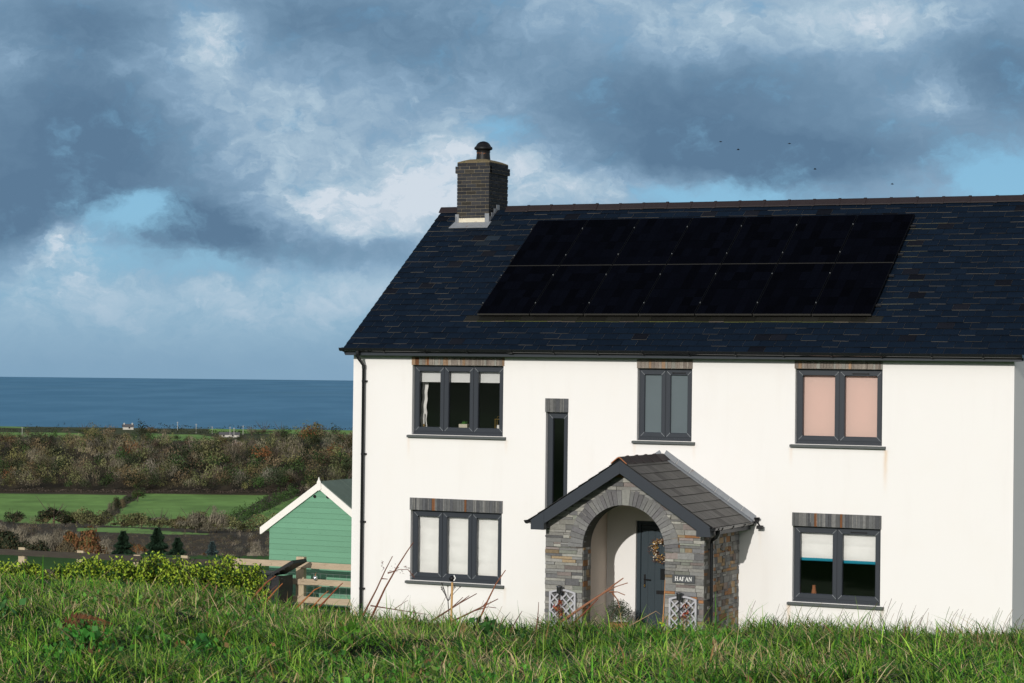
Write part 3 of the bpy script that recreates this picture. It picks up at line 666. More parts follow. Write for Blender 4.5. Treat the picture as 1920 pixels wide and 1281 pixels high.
# ---- porch of coursed slate stone with a round arch
PXL, PXR, PYF, PT = 5.105, 8.217, -1.80, .36
ACX, ACZ, AR, ARO = 6.662, 1.79, .807, 1.075
RX, RZ, EX, EZ = 6.685, 3.432, 1.755, 2.30     # ridge x, ridge height, half span to the eaves, eaves height
SL = (RZ-EZ)/EX
def gable(x): return RZ-.13-abs(x-RX)*SL
mb = MB()
xs = sorted(set([PXL, PXR, RX]+[ACX+AR*math.cos(PI*i/24) for i in range(25)]+list(np.linspace(PXL, ACX-AR, 6))+list(np.linspace(ACX+AR, PXR, 6))))
for a, b in zip(xs[:-1], xs[1:]):
    if b-a < 1e-5: continue
    f = lambda x: ACZ+math.sqrt(max(0, AR*AR-(x-ACX)**2)) if ACX-AR-1e-6 <= (a+b)/2 <= ACX+AR+1e-6 else -.4
    mb.hexa([(a, PYF+.012, f(a)), (a, PYF+PT, f(a)), (b, PYF+PT, f(b)), (b, PYF+.012, f(b)), (a, PYF+.012, gable(a)), (a, PYF+PT, gable(a)), (b, PYF+PT, gable(b)), (b, PYF+.012, gable(b))], 0)
for a in (ACX-AR, ACX+AR):
    pass
mb.box(PXL, PXL+.40, PYF+PT+.002, -.002, -.4, EZ-.02, 0); mb.box(PXR-.40, PXR-.012, PYF+PT+.002, -.002, -.4, EZ-.02, 0)
mb.box(PXL+.402, PXL+.455, PYF+PT+.002, -.002, -.4, 2.685, 1); mb.box(PXR-.455, PXR-.402, PYF+PT+.002, -.002, -.4, 2.685, 1)    # plaster linings
mb.box(PXL+.46, ACX-AR-.003, PYF+PT+.001, PYF+PT+.014, -.4, 2.7, 1)
mb.box(PXL+.456, PXR-.456, PYF+PT+.02, -.004, 2.70, 2.74, 1)          # ceiling
mb.box(PXL+.456, PXR-.456, PYF+.02, -.004, -.4, .045, 2)              # floor
porch = mb.build('porch', ['mortar', 'plaster', 'floor'], house)
SP1 = [(6, (.235, .230, .215)), (5, (.185, .185, .180)), (4, (.28, .275, .25)), (3, (.140, .140, .145)), (2, (.215, .225, .195)), (2, (.20, .17, .16)), (1.1, (.25, .125, .06)), (1, (.25, .19, .12))]
SP2 = [(5, (.200, .195, .185)), (4, (.155, .155, .155)), (3, (.24, .235, .215)), (1.9, (.24, .125, .06)), (1.9, (.24, .17, .10)), (2, (.19, .15, .13))]
def stones(mb, a0, a1, z0, z1, put, pal, hr, wr, allowed=None, r=RN):
    z = z0
    while z < z1-.01:
        h = r.uniform(*hr); h = min(h, z1-z)
        for lo_, hi_ in (allowed(z, z+h) if allowed else [(a0, a1)]):
            a = lo_
            while a < hi_-.008:
                w = r.uniform(*wr); b = min(a+w, hi_)
                if hi_-b < .06: b = hi_
                subs = [(z, z+h)]
                if h > .075 and r.random() < .4: k_ = z+h*r.uniform(.35, .65); subs = [(z, k_), (k_, z+h)]
                for q0, q1 in subs: put(mb, a, b, q0, q1, jit(pick(pal, r), .32, r))
                a = b
        z += h
def put_front(mb, a, b, z0, z1, c):
    g = .0028; d = RN.uniform(.006, .032); j = lambda: RN.uniform(-.003, .003)
    q = [(a+g+j(), z0+g+j()), (b-g+j(), z0+g+j()), (b-g+j(), z1-g+j()), (a+g+j(), z1-g+j())]
    mb.hexa([(x, PYF-d+RN.uniform(0, .004)+.012, z) for x, z in q]+[(x, PYF+.03, z) for x, z in q], 0, c)
def put_right(mb, a, b, z0, z1, c):
    g = .003; d = RN.uniform(.002, .020); j = lambda: RN.uniform(-.004, .004)
    q = [(a+g+j(), z0+g+j()), (b-g+j(), z0+g+j()), (b-g+j(), z1-g+j()), (a+g+j(), z1-g+j())]
    mb.hexa([(PXR-.012+d-RN.uniform(0, .003), y, z) for y, z in q]+[(PXR-.04, y, z) for y, z in q], 0, c)
def allow(z0, z1):
    zm = (z0+z1)/2; half = (RZ-.15-z1)/SL
    lo_, hi_ = max(PXL, RX-half), min(PXR, RX+half)
    if hi_-lo_ < .03: return []
    if z1 <= ACZ+.0: return [(lo_, ACX-AR+.0), (ACX+AR-.0, hi_)]
    zz = z0; rr = .94
    if zz-ACZ >= rr: return [(lo_, hi_)]
    k = math.sqrt(rr*rr-(max(zz, ACZ)-ACZ)**2)
    return [q for q in ((lo_, ACX-k), (ACX+k, hi_)) if q[1]-q[0] > .02]
mb = MB(); stones(mb, PXL, PXR, -.3, ACZ-.0, put_front, SP1, (.045, .125), (.12, .42), allow); stones(mb, PXL, PXR, ACZ, RZ-.15, put_front, SP1, (.045, .10), (.13, .42), allow)
stones(mb, PYF+.0, -.004, -.3, EZ-.03, put_right, SP2, (.055, .125), (.07, .24))
def put_jamb(mb, a, b, z0, z1, c):
    d = RN.uniform(.004, .012); g = .003; q = [(a+g, z0+g), (b-g, z0+g), (b-g, z1-g), (a+g, z1-g)]
    mb.hexa([(ACX-AR+d, y, z) for y, z in q]+[(ACX-AR-.02, y, z) for y, z in q], 0, c)
stones(mb, PYF+.02, PYF+PT, -.3, ACZ, put_jamb, SP2, (.06, .12), (.09, .22))
cl = mb.build('stone_facing', ['stone', 'mortar'], porch)
# voussoirs
mb = MB(); a = 0.0; k = 0
VP_ = [(5, (.165, .165, .165)), (3, (.20, .20, .195)), (3, (.135, .132, .138)), (1, (.18, .16, .155))]
angs = [0.0]
while angs[-1] < PI-.03:
    step = RN.uniform(.07, .105); 
    if abs(angs[-1]-(PI/2-.075)) < .05: step = .165
    angs.append(min(PI, angs[-1]+step))
for a, b in zip(angs[:-1], angs[1:]):
    g = .0035; d = RN.uniform(.012, .022); c = jit(pick(VP_), .15); ro = ARO+RN.uniform(-.02, .02)
    if abs((a+b)/2-PI/2) < .09: c = (.235, .235, .22); ro += .03
    f = lambda t, r, y: (ACX+r*math.cos(t), y, ACZ+r*math.sin(t))
    mb.hexa([f(a+g/AR, AR, PYF-d), f(b-g/AR, AR, PYF-d), f(b-g/ARO, ro, PYF-d), f(a+g/ARO, ro, PYF-d), f(a+g/AR, AR, PYF+.12), f(b-g/AR, AR, PYF+.12), f(b-g/ARO, ro, PYF+.03), f(a+g/ARO, ro, PYF+.03)], 0, c)
mb.build('stone_arch', ['stone'], porch)
# porch roof: two slopes of big flat slates
PY0, PY1 = -2.10, -.004
def prf(sgn, d, y, n):   # d: distance down the slope from the ridge
    L = math.hypot(1, SL); return (RX+sgn*(d/L+n*SL/L), y, RZ-d*SL/L+n/L)
LS = EX*math.hypot(1, SL)+.06; mb = MB(); ng = 9; g_ = LS/ng
for sgn in (1, -1):
    for i in range(ng):
        d0, d1 = i*g_, (i+1)*g_
        y = PY0-(.105 if i % 2 else 0)
        while y < PY1:
            ya, yb_ = max(y, PY0), min(y+.21, PY1)
            if yb_-ya > .02:
                c = jit((.094, .090, .084), .16) if RN.random() < .85 else jit((.07, .066, .062), .2); l = RN.uniform(0, .003); e = (.02, .02, .02)
                A = [prf(sgn, max(0, d0-.03), ya+.002, .001), prf(sgn, max(0, d0-.03), yb_-.002, .001), prf(sgn, d1, yb_-.002, .012+l), prf(sgn, d1, ya+.002, .012+l)]
                Bq = [prf(sgn, max(0, d0-.03), ya+.002, -.006), prf(sgn, max(0, d0-.03), yb_-.002, -.006), prf(sgn, d1, yb_-.002, .003), prf(sgn, d1, ya+.002, .003)]
                mb.hexa(A+Bq, 0, [c, c, c, e, e, e])
            y += .21
    mb.quad(prf(sgn, 0, PY0+.02, -.014), prf(sgn, 0, PY1, -.014), prf(sgn, LS-.02, PY1, -.014), prf(sgn, LS-.02, PY0+.02, -.014), 0, (.02, .02, .02))
proof = mb.build('porch_roof', ['porch_slate'], porch)
mb = MB(); yk = [PY0-.03+.43*i for i in range(6)]; yk[-1] = -.004
for k, (ya, yb_) in enumerate(zip(yk[:-1], yk[1:])):
    t = MB(); h_, rs, th_ = .155, .155*SL*.95, .02
    o_ = [(-h_, -rs+.03), (-h_*.2, .035), (0, .048), (h_*.2, .035), (h_, -rs+.03)]
    def seg(y0, y1, kk):
        A = [(RX+p_*kk, y0, RZ+q_*kk+(kk-1)*.06) for p_, q_ in o_]; Bq = [(RX+p_*kk, y1, RZ+q_*kk+(kk-1)*.06) for p_, q_ in o_]
        A2 = [(x, y, z-th_) for x, y, z in A]; B2 = [(x, y, z-th_) for x, y, z in Bq]
        for i in range(4): t.hexa([A[i], A[i+1], Bq[i+1], Bq[i], A2[i], A2[i+1], B2[i+1], B2[i]], 0)
        return A, A2
    A, A2 = seg(ya, yb_-.002, 1.0)
    if k < 4: seg(yb_-.05, yb_+.012, 1.13)
    if k == 0:
        for i in range(4): t.quad(*[(q[0], q[1]-.002, q[2]) for q in (A2[i], A2[i+1], A[i+1], A[i])], 1)
    t.build('ridge_tile', ['ridge', 'terra'], porch)
# bargeboards with boxed ends
for sgn in (1, -1):
    b = MB(); L = math.hypot(1, SL); f = lambda d, n, y: prf(sgn, d, y, n)
    y0, y1 = PY0+.015, PY0+.045; top, bot = -.018, -.225
    xm = RX; pts = []
    def V(x, z): return (x, z)
    tz = lambda x: RZ-abs(x-RX)*SL-.020; bz = lambda x: RZ-abs(x-RX)*SL-.020-.235
    xe = RX+sgn*(EX-.27); xo = RX+sgn*(EX-.005)
    poly = [V(RX, tz(RX)), V(RX, bz(RX)), V(xe, bz(xe)), V(xe, tz(xe))]
    if sgn > 0: poly = poly[::-1]
    b.prism_y(poly, y0, y1)
    zb_ = 2.105; poly2 = [V(xe-sgn*.0, tz(xe)), V(xe, zb_), V(xo, zb_), V(xo, tz(xo))]
    if sgn > 0: poly2 = poly2[::-1]
    b.prism_y(poly2, y0-.006, y1+.08)
    b.build('bargeboard', ['anthracite'], porch, bevel=.004)
    s = MB(); s.hexa([(xe, y1+.083, 2.13), (xe, -.004, 2.13), (xo, -.004, 2.13), (xo, y1+.083, 2.13), (xe, y1+.083, 2.145), (xe, -.004, 2.145), (xo, -.004, 2.145), (xo, y1+.083, 2.145)])
    s.box(min(xo-sgn*.02, xo), max(xo-sgn*.02, xo), y1+.083, -.004, 2.147, 2.26); s.build('eaves_board', ['anthracite'], porch)
    g2 = MB(); half_gutter(g2, (RX+sgn*(EX+.055), PY0-.03, EZ-.035), (RX+sgn*(EX+.055), -.02, EZ-.025), .056)
    for yy in (-1.95, -1.75, -1.2, -.6, -.1):
        for i in range(8):
            a0, a1 = PI*i/8, PI*(i+1)/8; fx = lambda a, r: (RX+sgn*(EX+.055)+r*math.cos(a), EZ-.033-r*math.sin(a))
            q = [fx(a0, .058), fx(a1, .058), fx(a1, .068), fx(a0, .068)]; g2.prism_y(q, yy-.012, yy+.012)
    g2.build('porch_gutter', ['black_gloss'], porch, smooth=True)
    l = MB()
    l.hexa([prf(sgn, .02, -.16, .022), prf(sgn, LS+.01, -.16, .024), prf(sgn, LS+.01, -.006, .024), prf(sgn, .02, -.006, .022), prf(sgn, .02, -.16, .014), prf(sgn, LS+.01, -.16, .016), prf(sgn, LS+.01, -.006, .016), prf(sgn, .02, -.006, .014)])
    for i in range(7):
        d0, d1 = i*LS/7, (i+1)*LS/7-.01
        l.hexa([prf(sgn, d0, -.018, .026), prf(sgn, d1, -.018, .028), prf(sgn, d1, -.004, .028), prf(sgn, d0, -.004, .026), prf(sgn, d0, -.018, .13), prf(sgn, d1, -.018, .126), prf(sgn, d1, -.004, .126), prf(sgn, d0, -.004, .13)])
    l.build('porch_flashing', ['lead'], porch)
mb = MB(); gx_ = RX+EX+.055
mb.tube([(gx_, -1.86, EZ-.085), (gx_, -1.86, EZ-.14), (gx_-.03, -1.83, EZ-.20), (8.32, -1.66, EZ-.27), (8.283, -1.60, EZ-.34), (8.283, -1.585, -.3)], .034, 12)
mb.tube([(gx_, -1.86, EZ-.06), (gx_, -1.86, EZ-.15)], .045, 12); mb.tube([(8.283, -1.585, .92), (8.283, -1.585, .99)], .040, 12)
pd = mb.build('porch_downpipe', ['black_gloss'], porch, smooth=True)
for z in (.95, 1.85):
    b = MB(); b.box(8.22, 8.262, -1.62, -1.55, z-.014, z+.014); b.tube([(8.283, -1.585, z-.016), (8.283, -1.585, z+.016)], .039, 12); b.build('pipe_clip', ['black_gloss'], porch)
mb = MB(); mb.box(8.55, 8.60, -.05, -.002, 2.27, 2.33); mb.tube([(8.575, -.05, 2.30), (8.575, -.10, 2.30)], .035, 12); mb.tube([(8.59, -.09, 2.285), (8.62, -.11, 2.24), (8.66, -.12, 2.21)], .012, 8)
mb.hexa([(8.60, -.16, 2.15), (8.60, -.09, 2.16), (8.72, -.09, 2.16), (8.72, -.16, 2.15), (8.60, -.15, 2.205), (8.60, -.10, 2.215), (8.72, -.10, 2.215), (8.72, -.15, 2.205)]); mb.tube([(8.54, -.08, 2.335), (8.64, -.10, 2.34)], .022, 10)
mb.build('security_light', ['black'], house)

# ---- house name sign
t = thing('name_sign', 'slate house sign with the white letters HAFAN on the right porch pier', 'sign', (7.84, PYF, 1.322))
mb = MB(); mb.box(7.625, 8.055, PYF-.040, PYF-.024, 1.252, 1.394); mb.build('plate', ['signplate'], t, bevel=.003)
mb = MB(); lx, lz, lh, yq = 7.682, 1.286, .074, PYF-.0425
def bar(xa, za, xb, zb2, w):   # slanted stroke with horizontal ends
    mb.hexa([(xa, yq, za), (xa+w, yq, za), (xb+w, yq, zb2), (xb, yq, zb2), (xa, yq+.002, za), (xa+w, yq+.002, za), (xb+w, yq+.002, zb2), (xb, yq+.002, zb2)])
def serif(x, z, w=.022): mb.box(x-w/2, x+w/2, yq-.0003, yq+.0022, z-.0028, z+.0028)
for ch in 'HAFAN':
    if ch == 'H':
        bar(lx, lz, lx, lz+lh, .012); bar(lx+.038, lz, lx+.038, lz+lh, .012); mb.box(lx+.012, lx+.038, yq+.0002, yq+.002, lz+lh*.48, lz+lh*.57)
        for q in (.006, .044):
            serif(lx+q, lz+.0025); serif(lx+q, lz+lh-.0025)
        lx += .070
    elif ch == 'A':
        bar(lx, lz, lx+.024, lz+lh, .007); bar(lx+.044, lz, lx+.021, lz+lh, .013); mb.box(lx+.012, lx+.044, yq+.0002, yq+.0018, lz+lh*.30, lz+lh*.38)
        serif(lx+.003, lz+.0025, .018); serif(lx+.050, lz+.0025); lx += .068
    elif ch == 'F':
        bar(lx, lz, lx, lz+lh, .012); mb.box(lx-.005, lx+.038, yq-.0003, yq+.002, lz+lh-.007, lz+lh); mb.box(lx+.012, lx+.030, yq+.0002, yq+.002, lz+lh*.47, lz+lh*.56); serif(lx+.006, lz+.0025); serif(lx+.0365, lz+lh-.012, .005)
        lx += .058
    else:
        bar(lx, lz, lx, lz+lh, .007); bar(lx+.040, lz, lx, lz+lh, .013); bar(lx+.044, lz, lx+.044, lz+lh, .007)
        serif(lx+.003, lz+.0025, .018); serif(lx+.048, lz+lh-.0025, .018)
mb.build('lettering', ['letter'], t)

# ---- dried flower wreath on the door
t = thing('wreath', 'round wreath of dried cream and orange flowers hanging on the front door', 'wreath', (6.69, .02, 1.68))
mb = MB(); mb.tube([(6.69+.17*math.cos(2*PI*i/24), .02, 1.68+.17*math.sin(2*PI*i/24)) for i in range(25)], .035, 8, 0, (.10, .055, .03), cap=False); mb.build('ring', ['stem'], t)
n = 520; aa = NP.uniform(0, 2*PI, n); rr = .17+NP.normal(0, .035, n); pts = np.stack([6.69+rr*np.cos(aa), .0+NP.uniform(-.05, .01, n), 1.68+rr*np.sin(aa)], 1)
cc = np.array([(.62, .56, .46), (.45, .22, .05), (.14, .06, .03), (.30, .18, .10), (.55, .35, .08)])[NP.choice(5, n, p=[.32, .16, .22, .2, .1])]*NP.uniform(.6, 1.2, (n, 1))
quads_mesh('dried_flowers', leaf_quads(pts, NP.uniform(.02, .055, n), NP.uniform(.012, .03, n), NP), cc, 'foliage', t)
n = 90; aa = NP.uniform(PI*.7, 2*PI, n); rr = .23+NP.uniform(0, .05, n); pts = np.stack([6.69+rr*np.cos(aa), NP.uniform(-.04, .0, n), 1.68+rr*np.sin(aa)], 1)
quads_mesh('dried_sprigs', leaf_quads(pts, NP.uniform(.05, .10, n), NP.uniform(.004, .008, n), NP), np.array([.12, .05, .03])*NP.uniform(.6, 1.4, (n, 1)), 'foliage', t)

# ---- trellises, lamps and plants by the porch
for X, side in ((5.49, 'left'), (7.845, 'right')):
    t = thing('trellis', f'small grey lattice trellis against the stone pier {side} of the arch', 'trellis', (X, PYF-.07, .05), 'trellises either side of the porch arch')
    w, zt, y = .265, 1.02, PYF-.06; f = MB()
    f.box(X-w, X-w+.035, y-.02, y, .05, zt-.05); f.box(X+w-.035, X+w, y-.02, y, .05, zt-.05); f.box(X-w+.035, X+w-.035, y-.02, y, .08, .115)
    arc = [(X-w+2*w*i/10, zt-.05+.055*math.sin(PI*i/10)) for i in range(11)]
    for (a, z), (b, z2) in zip(arc[:-1], arc[1:]): f.hexa([(a, y-.021, z-.035), (a, y+.001, z-.035), (b, y+.001, z2-.035), (b, y-.021, z2-.035), (a, y-.021, z), (a, y+.001, z), (b, y+.001, z2), (b, y-.021, z2)])
    f.build('trellis_frame', ['grey_paint'], t)
    l = MB()
    for k in range(-8, 9):
        for sg in (1, -1):
            c0 = k*.155; pts = []
            u0, u1 = -w+.03, w-.03; zz = lambda u: .55+sg*(u)+c0
            lo_, hi_ = .10, zt-.06
            ua, ub = u0, u1
            if sg > 0: ua, ub = max(u0, lo_-.55-c0), min(u1, hi_-.55-c0)
            else: ua, ub = max(u0, .55+c0-hi_), min(u1, .55+c0-lo_)
            if ub-ua > .02:
                yy = y-.014 if sg > 0 else y-.004; hw = .018
                l.hexa([(X+ua, yy-.005, zz(ua)-hw), (X+ua, yy+.004, zz(ua)-hw), (X+ub, yy+.004, zz(ub)-hw), (X+ub, yy-.005, zz(ub)-hw), (X+ua, yy-.005, zz(ua)+hw), (X+ua, yy+.004, zz(ua)+hw), (X+ub, yy+.004, zz(ub)+hw), (X+ub, yy-.005, zz(ub)+hw)])
    l.build('lattice', ['grey_paint'], t)
    lx = 5.455 if side == 'left' else 7.80; ly = PYF-.13
    t = thing('garden_lamp', f'black cylindrical garden lamp on a stake before the {side} trellis', 'garden lamp', (lx, ly, .05), 'stake lamps before the trellises')
    m2 = MB(); m2.lathe([(.020, .94), (.050, .955), (.052, 1.06), (.060, 1.065), (.058, 1.085), (.02, 1.095)], lx, ly, 18); m2.build('lamp_head', ['chrome'], t, smooth=True)
    m2 = MB(); m2.tube([(lx, ly, .05), (lx, ly, .945)], .010, 8); m2.build('stake', ['black'], t)
    fx = X-.02 if side == 'left' else X+.08
    t = thing('flowering_plant', f'thin plant with red and orange flowers before the {side} trellis', 'plant', (fx, PYF-.2, .05), 'red flowers before the trellises')
    m2 = MB()
    for k in range(5):
        a = RN.uniform(-.08, .08); m2.tube([(fx, PYF-.2, .04), (fx+a*.5, PYF-.2, .4), (fx+a, PYF-.2+RN.uniform(-.05, .05), .62+RN.uniform(0, .1))], .005, 5, 0, (.16, .10, .06))
    m2.build('stalks', ['stem'], t)
    for a, z in ([(.0, .66), (.03, .80), (-.05, .70), (.07, .58)] if side == 'left' else [(.02, .86), (.0, .68), (.04, .74)]):
        n = 32; pts = np.array([fx+a, PYF-.2, z])+NP.normal(0, .024, (n, 3))
        cc = np.array([(.30, .03, .02), (.45, .16, .03), (.10, .03, .02), (.35, .28, .16)])[NP.choice(4, n, p=[.4, .25, .2, .15])]*NP.uniform(.6, 1.2, (n, 1))
        quads_mesh('flower_head', leaf_quads(pts, NP.uniform(.03, .07, n), NP.uniform(.014, .03, n), NP), cc, 'foliage', t)
t = thing('potted_shrub', 'grey-green rounded shrub in a pot beside the front door', 'potted shrub', (6.22, -.95, .05))
mb = MB(); mb.lathe([(.12, .046), (.17, .33), (.185, .335), (.185, .37), (.15, .372)], 6.22, -.95, 20); mb.build('pot', ['terra'], t, smooth=True)
n = 2600; d = NP.normal(size=(n, 3)); d /= np.linalg.norm(d, axis=1)[:, None]; pts = np.array([6.22, -.95, .58])+d*NP.uniform(.05, .24, (n, 1))*np.array([1, 1, .95])
quads_mesh('foliage', leaf_quads(pts, NP.uniform(.03, .06, n), NP.uniform(.008, .016, n), NP), np.array([.09, .11, .075])*NP.uniform(.5, 1.4, (n, 1)), 'foliage', t)

# ================================================================== TERRAIN
def sstep(x, a, b):
    t = np.clip((x-a)/(b-a), 0, 1); return t*t*(3-2*t)
def lattice(ix, iy, seed):
    h = np.sin(ix*127.1+iy*311.7+seed*74.7)*43758.5453; return h-np.floor(h)
def vnoise(x, y, seed=0):
    ix, iy = np.floor(x), np.floor(y); fx, fy = x-ix, y-iy; fx = fx*fx*(3-2*fx); fy = fy*fy*(3-2*fy)
    a, b, c, d = lattice(ix, iy, seed), lattice(ix+1, iy, seed), lattice(ix, iy+1, seed), lattice(ix+1, iy+1, seed)
    return (a*(1-fx)+b*fx)*(1-fy)+(c*(1-fx)+d*fx)*fy
def fbm(x, y, seed=0, o=4):
    t = 0; w = .5; 
    for i in range(o): t = t+w*vnoise(x*2**i, y*2**i, seed+i); w *= .5
    return t
CRU = [-2500, -600, 0, 200, 400, 470, 560, 660, 800, 1000, 1200, 1400, 1600, 1900, 3000]
CRV = [1090, 1100, 1108, 1112, 1128, 1144, 1160, 1174, 1188, 1201, 1196, 1206, 1202, 1218, 1222]
def bank(F, S):
    """height of the grassy bank the photographer looks across"""
    Fs = np.maximum(F, 3.0); u = S/Fs*4400+960; uc = np.clip(u, -2500, 3000)
    Fc = np.interp(uc, [-600, 0, 470, 900, 3000], [22, 21, 19.5, 18, 17.5]); vc = np.interp(S/Fc*4400+960, CRU, CRV)
    zc = CAM[2]-Fc*(vc-(677+.0115*(S/Fc*4400+960)))/4400
    slope = np.interp(S, [-6, -2, 3], [.0, .05, .067]); return Fc, zc, zc+slope*np.minimum(Fc-F, 16)
def ground_z(x, y):
    dx, dy = x-CAM[0], y-CAM[1]; F = dx*HF[0]+dy*HF[1]; S = dx*HR[0]+dy*HR[1]
    Fc, zc, zb = bank(F, S)
    bump = (fbm(x*.55, y*.55, 23, 2)-.38)*.10+(fbm(x*1.3, y*1.3, 3, 3)-.44)*.20+(fbm(x*4.2, y*4.2, 13, 2)-.36)*.09
    near = zb+bump*sstep(F, 4, 9)
    t = sstep(F, 0, 1)*0+np.clip((F-Fc)/(11.0+4*sstep(-S, 0, 8)), 0, 1); plateau = zc*(1-t*t*(3-2*t))
    z = np.where(F < Fc, near, plateau+bump*(1-t))
    # unseen rise added behind the camera to darken the window reflections
    z = z+np.where(F < -6, 17*sstep(-F, 6, 130), 0)+np.where(F < -130, (fbm(x/60, y/60, 5, 3)-.45)*8, 0)
    # beyond the house: valley, fields, wooded hill, coastal plateau, cliff
    val = np.interp(F, [62, 120, 250, 450, 650, 712, 752, 800, 840, 1045, 1066, 1160, 1240, 1330, 1440, 1480, 1640, 2200], [0, -6.2, -19.8, -34.5, -43.3, -46.4, -48, -51, -53, -53.4, -52.8, -44, -36.5, -35.5, -35.2, -38, -104, -108])
    und = (fbm(x/90+3, y/90, 9, 4)-.47)*np.interp(F, [62, 150, 500, 700, 1050, 1160, 1250, 1640], [0, 2.5, 2.0, 1.0, 1.0, 4.0, 1.4, 1.2])
    return np.where(F > 62, val+und, z)
def gz(x, y): return float(ground_z(np.array([x]), np.array([y]))[0])
def px_of(x, y, z):
    d = np.stack([x-CAM[0], y-CAM[1], z-CAM[2]], -1); w = d@FW; return 960+FPX*(d@RT)/w, 640.5-FPX*(d@UP)/w
def at(u, F):   # plan position at forward distance F on the bearing u
    S = (u-960)/4400*F; return CAM[0]+HF[0]*F+HR[0]*S, CAM[1]+HF[1]*F+HR[1]*S
def inpoly(px_, py_, poly):
    r = np.zeros(px_.shape, bool); n = len(poly)
    for i in range(n):
        x1, y1 = poly[i]; x2, y2 = poly[(i+1) % n]
        c = ((y1 > py_) != (y2 > py_)); xi = (x2-x1)*(py_-y1)/((y2-y1) if y2 != y1 else 1e-9)+x1; r ^= c & (px_ < xi)
    return r
# field outlines, in plan: (bearing step u, forward distance F)
FIELDS = [[(-500, 1035), (0, 1032), (240, 1030), (205, 905), (150, 850), (70, 835), (-20, 860), (-500, 900)],
          [(275, 1045), (505, 1045), (470, 950), (400, 830), (340, 780), (270, 800), (200, 830), (225, 900)],
          [(425, 800), (520, 960), (560, 1035), (1000, 1045), (1000, 740), (520, 730)],
          [(150, 745), (250, 752), (330, 715), (410, 685), (330, 672), (240, 690), (150, 710)],
          [(-500, 1275), (-20, 1270), (140, 1268), (168, 1300), (150, 1330), (-100, 1335), (-500, 1330)],
          [(282, 1262), (340, 1254), (405, 1252), (428, 1275), (380, 1335), (285, 1345)],
          [(395, 1372), (520, 1365), (760, 1365), (1200, 1365), (1200, 1450), (395, 1450)],
          [(-500, 1395), (60, 1395), (30, 1450), (-500, 1450)]]
azs = np.unique(np.round(np.concatenate([np.arange(-180, -75, 3.0), np.arange(-75, -42, .5), np.arange(-42, -6, .06), np.arange(-6, 25, .5), np.arange(25, 180, 3.0)]), 3))
Fr = np.unique(np.concatenate([np.geomspace(1.5, 11, 14), np.arange(11, 24, .25), np.arange(24, 62, 1.2), np.geomspace(62, 600, 70), np.arange(600, 1360, 7.0), np.arange(1360, 1800, 16.0), [1900, 2200]]))
A_, D_ = np.meshgrid(np.radians(azs), Fr, indexing='ij')
# rings follow lines of equal forward distance inside the view and become circles outside it
ca = np.cos(A_+YAW); k_ = np.where(ca > .55, 1/np.maximum(ca, .55), 1/.55)
GX = CAM[0]+np.sin(A_)*D_*k_; GY_ = CAM[1]+np.cos(A_)*D_*k_; GZ_ = ground_z(GX, GY_)
F_ = (GX-CAM[0])*HF[0]+(GY_-CAM[1])*HF[1]; S_ = (GX-CAM[0])*HR[0]+(GY_-CAM[1])*HR[1]; U_ = 960+4400*S_/np.maximum(F_, 1)
fm = np.zeros(GX.shape, bool)
for f in FIELDS: fm |= inpoly(U_+(fbm(GX/14, GY_/14, 2, 2)-.4)*12, F_+(fbm(GX/25, GY_/25, 4, 2)-.4)*10, f)
gn = fbm(GX/16, GY_/16, 21, 4); gn2 = fbm(GX/5, GY_/5, 31, 3)
scrub = np.array([.055, .044, .028])*(.6+.9*gn[..., None]); field = np.array([.158, .275, .072])*(.62+.80*gn[..., None])*(.85+.35*gn2[..., None])
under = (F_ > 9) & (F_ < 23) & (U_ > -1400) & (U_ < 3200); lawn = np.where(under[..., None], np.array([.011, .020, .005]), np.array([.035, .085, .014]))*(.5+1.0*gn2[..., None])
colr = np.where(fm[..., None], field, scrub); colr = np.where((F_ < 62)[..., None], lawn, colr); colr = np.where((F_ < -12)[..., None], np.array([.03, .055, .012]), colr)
colr = np.where(((F_ > 1238) & ~fm)[..., None], np.array([.060, .068, .030])*(.55+.9*gn[..., None]), colr)
colr = np.where((F_ > 1475)[..., None], np.array([.06, .05, .04]), colr)
na, nr = GX.shape; nv = na*nr
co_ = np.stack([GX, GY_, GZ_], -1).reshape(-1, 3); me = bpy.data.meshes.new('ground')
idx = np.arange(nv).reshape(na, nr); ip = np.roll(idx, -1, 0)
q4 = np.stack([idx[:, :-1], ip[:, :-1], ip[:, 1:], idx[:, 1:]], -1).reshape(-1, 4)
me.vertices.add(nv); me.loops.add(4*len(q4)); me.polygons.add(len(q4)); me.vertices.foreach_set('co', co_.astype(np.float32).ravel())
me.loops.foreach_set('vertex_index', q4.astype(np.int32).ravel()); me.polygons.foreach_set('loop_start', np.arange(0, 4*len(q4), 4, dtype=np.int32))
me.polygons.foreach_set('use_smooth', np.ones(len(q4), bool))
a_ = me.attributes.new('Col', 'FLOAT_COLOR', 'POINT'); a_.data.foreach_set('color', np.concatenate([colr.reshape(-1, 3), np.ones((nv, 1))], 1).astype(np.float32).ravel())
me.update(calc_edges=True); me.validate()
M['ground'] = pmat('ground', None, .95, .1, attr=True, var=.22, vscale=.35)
struct(link_mesh('ground', me, 'ground'))
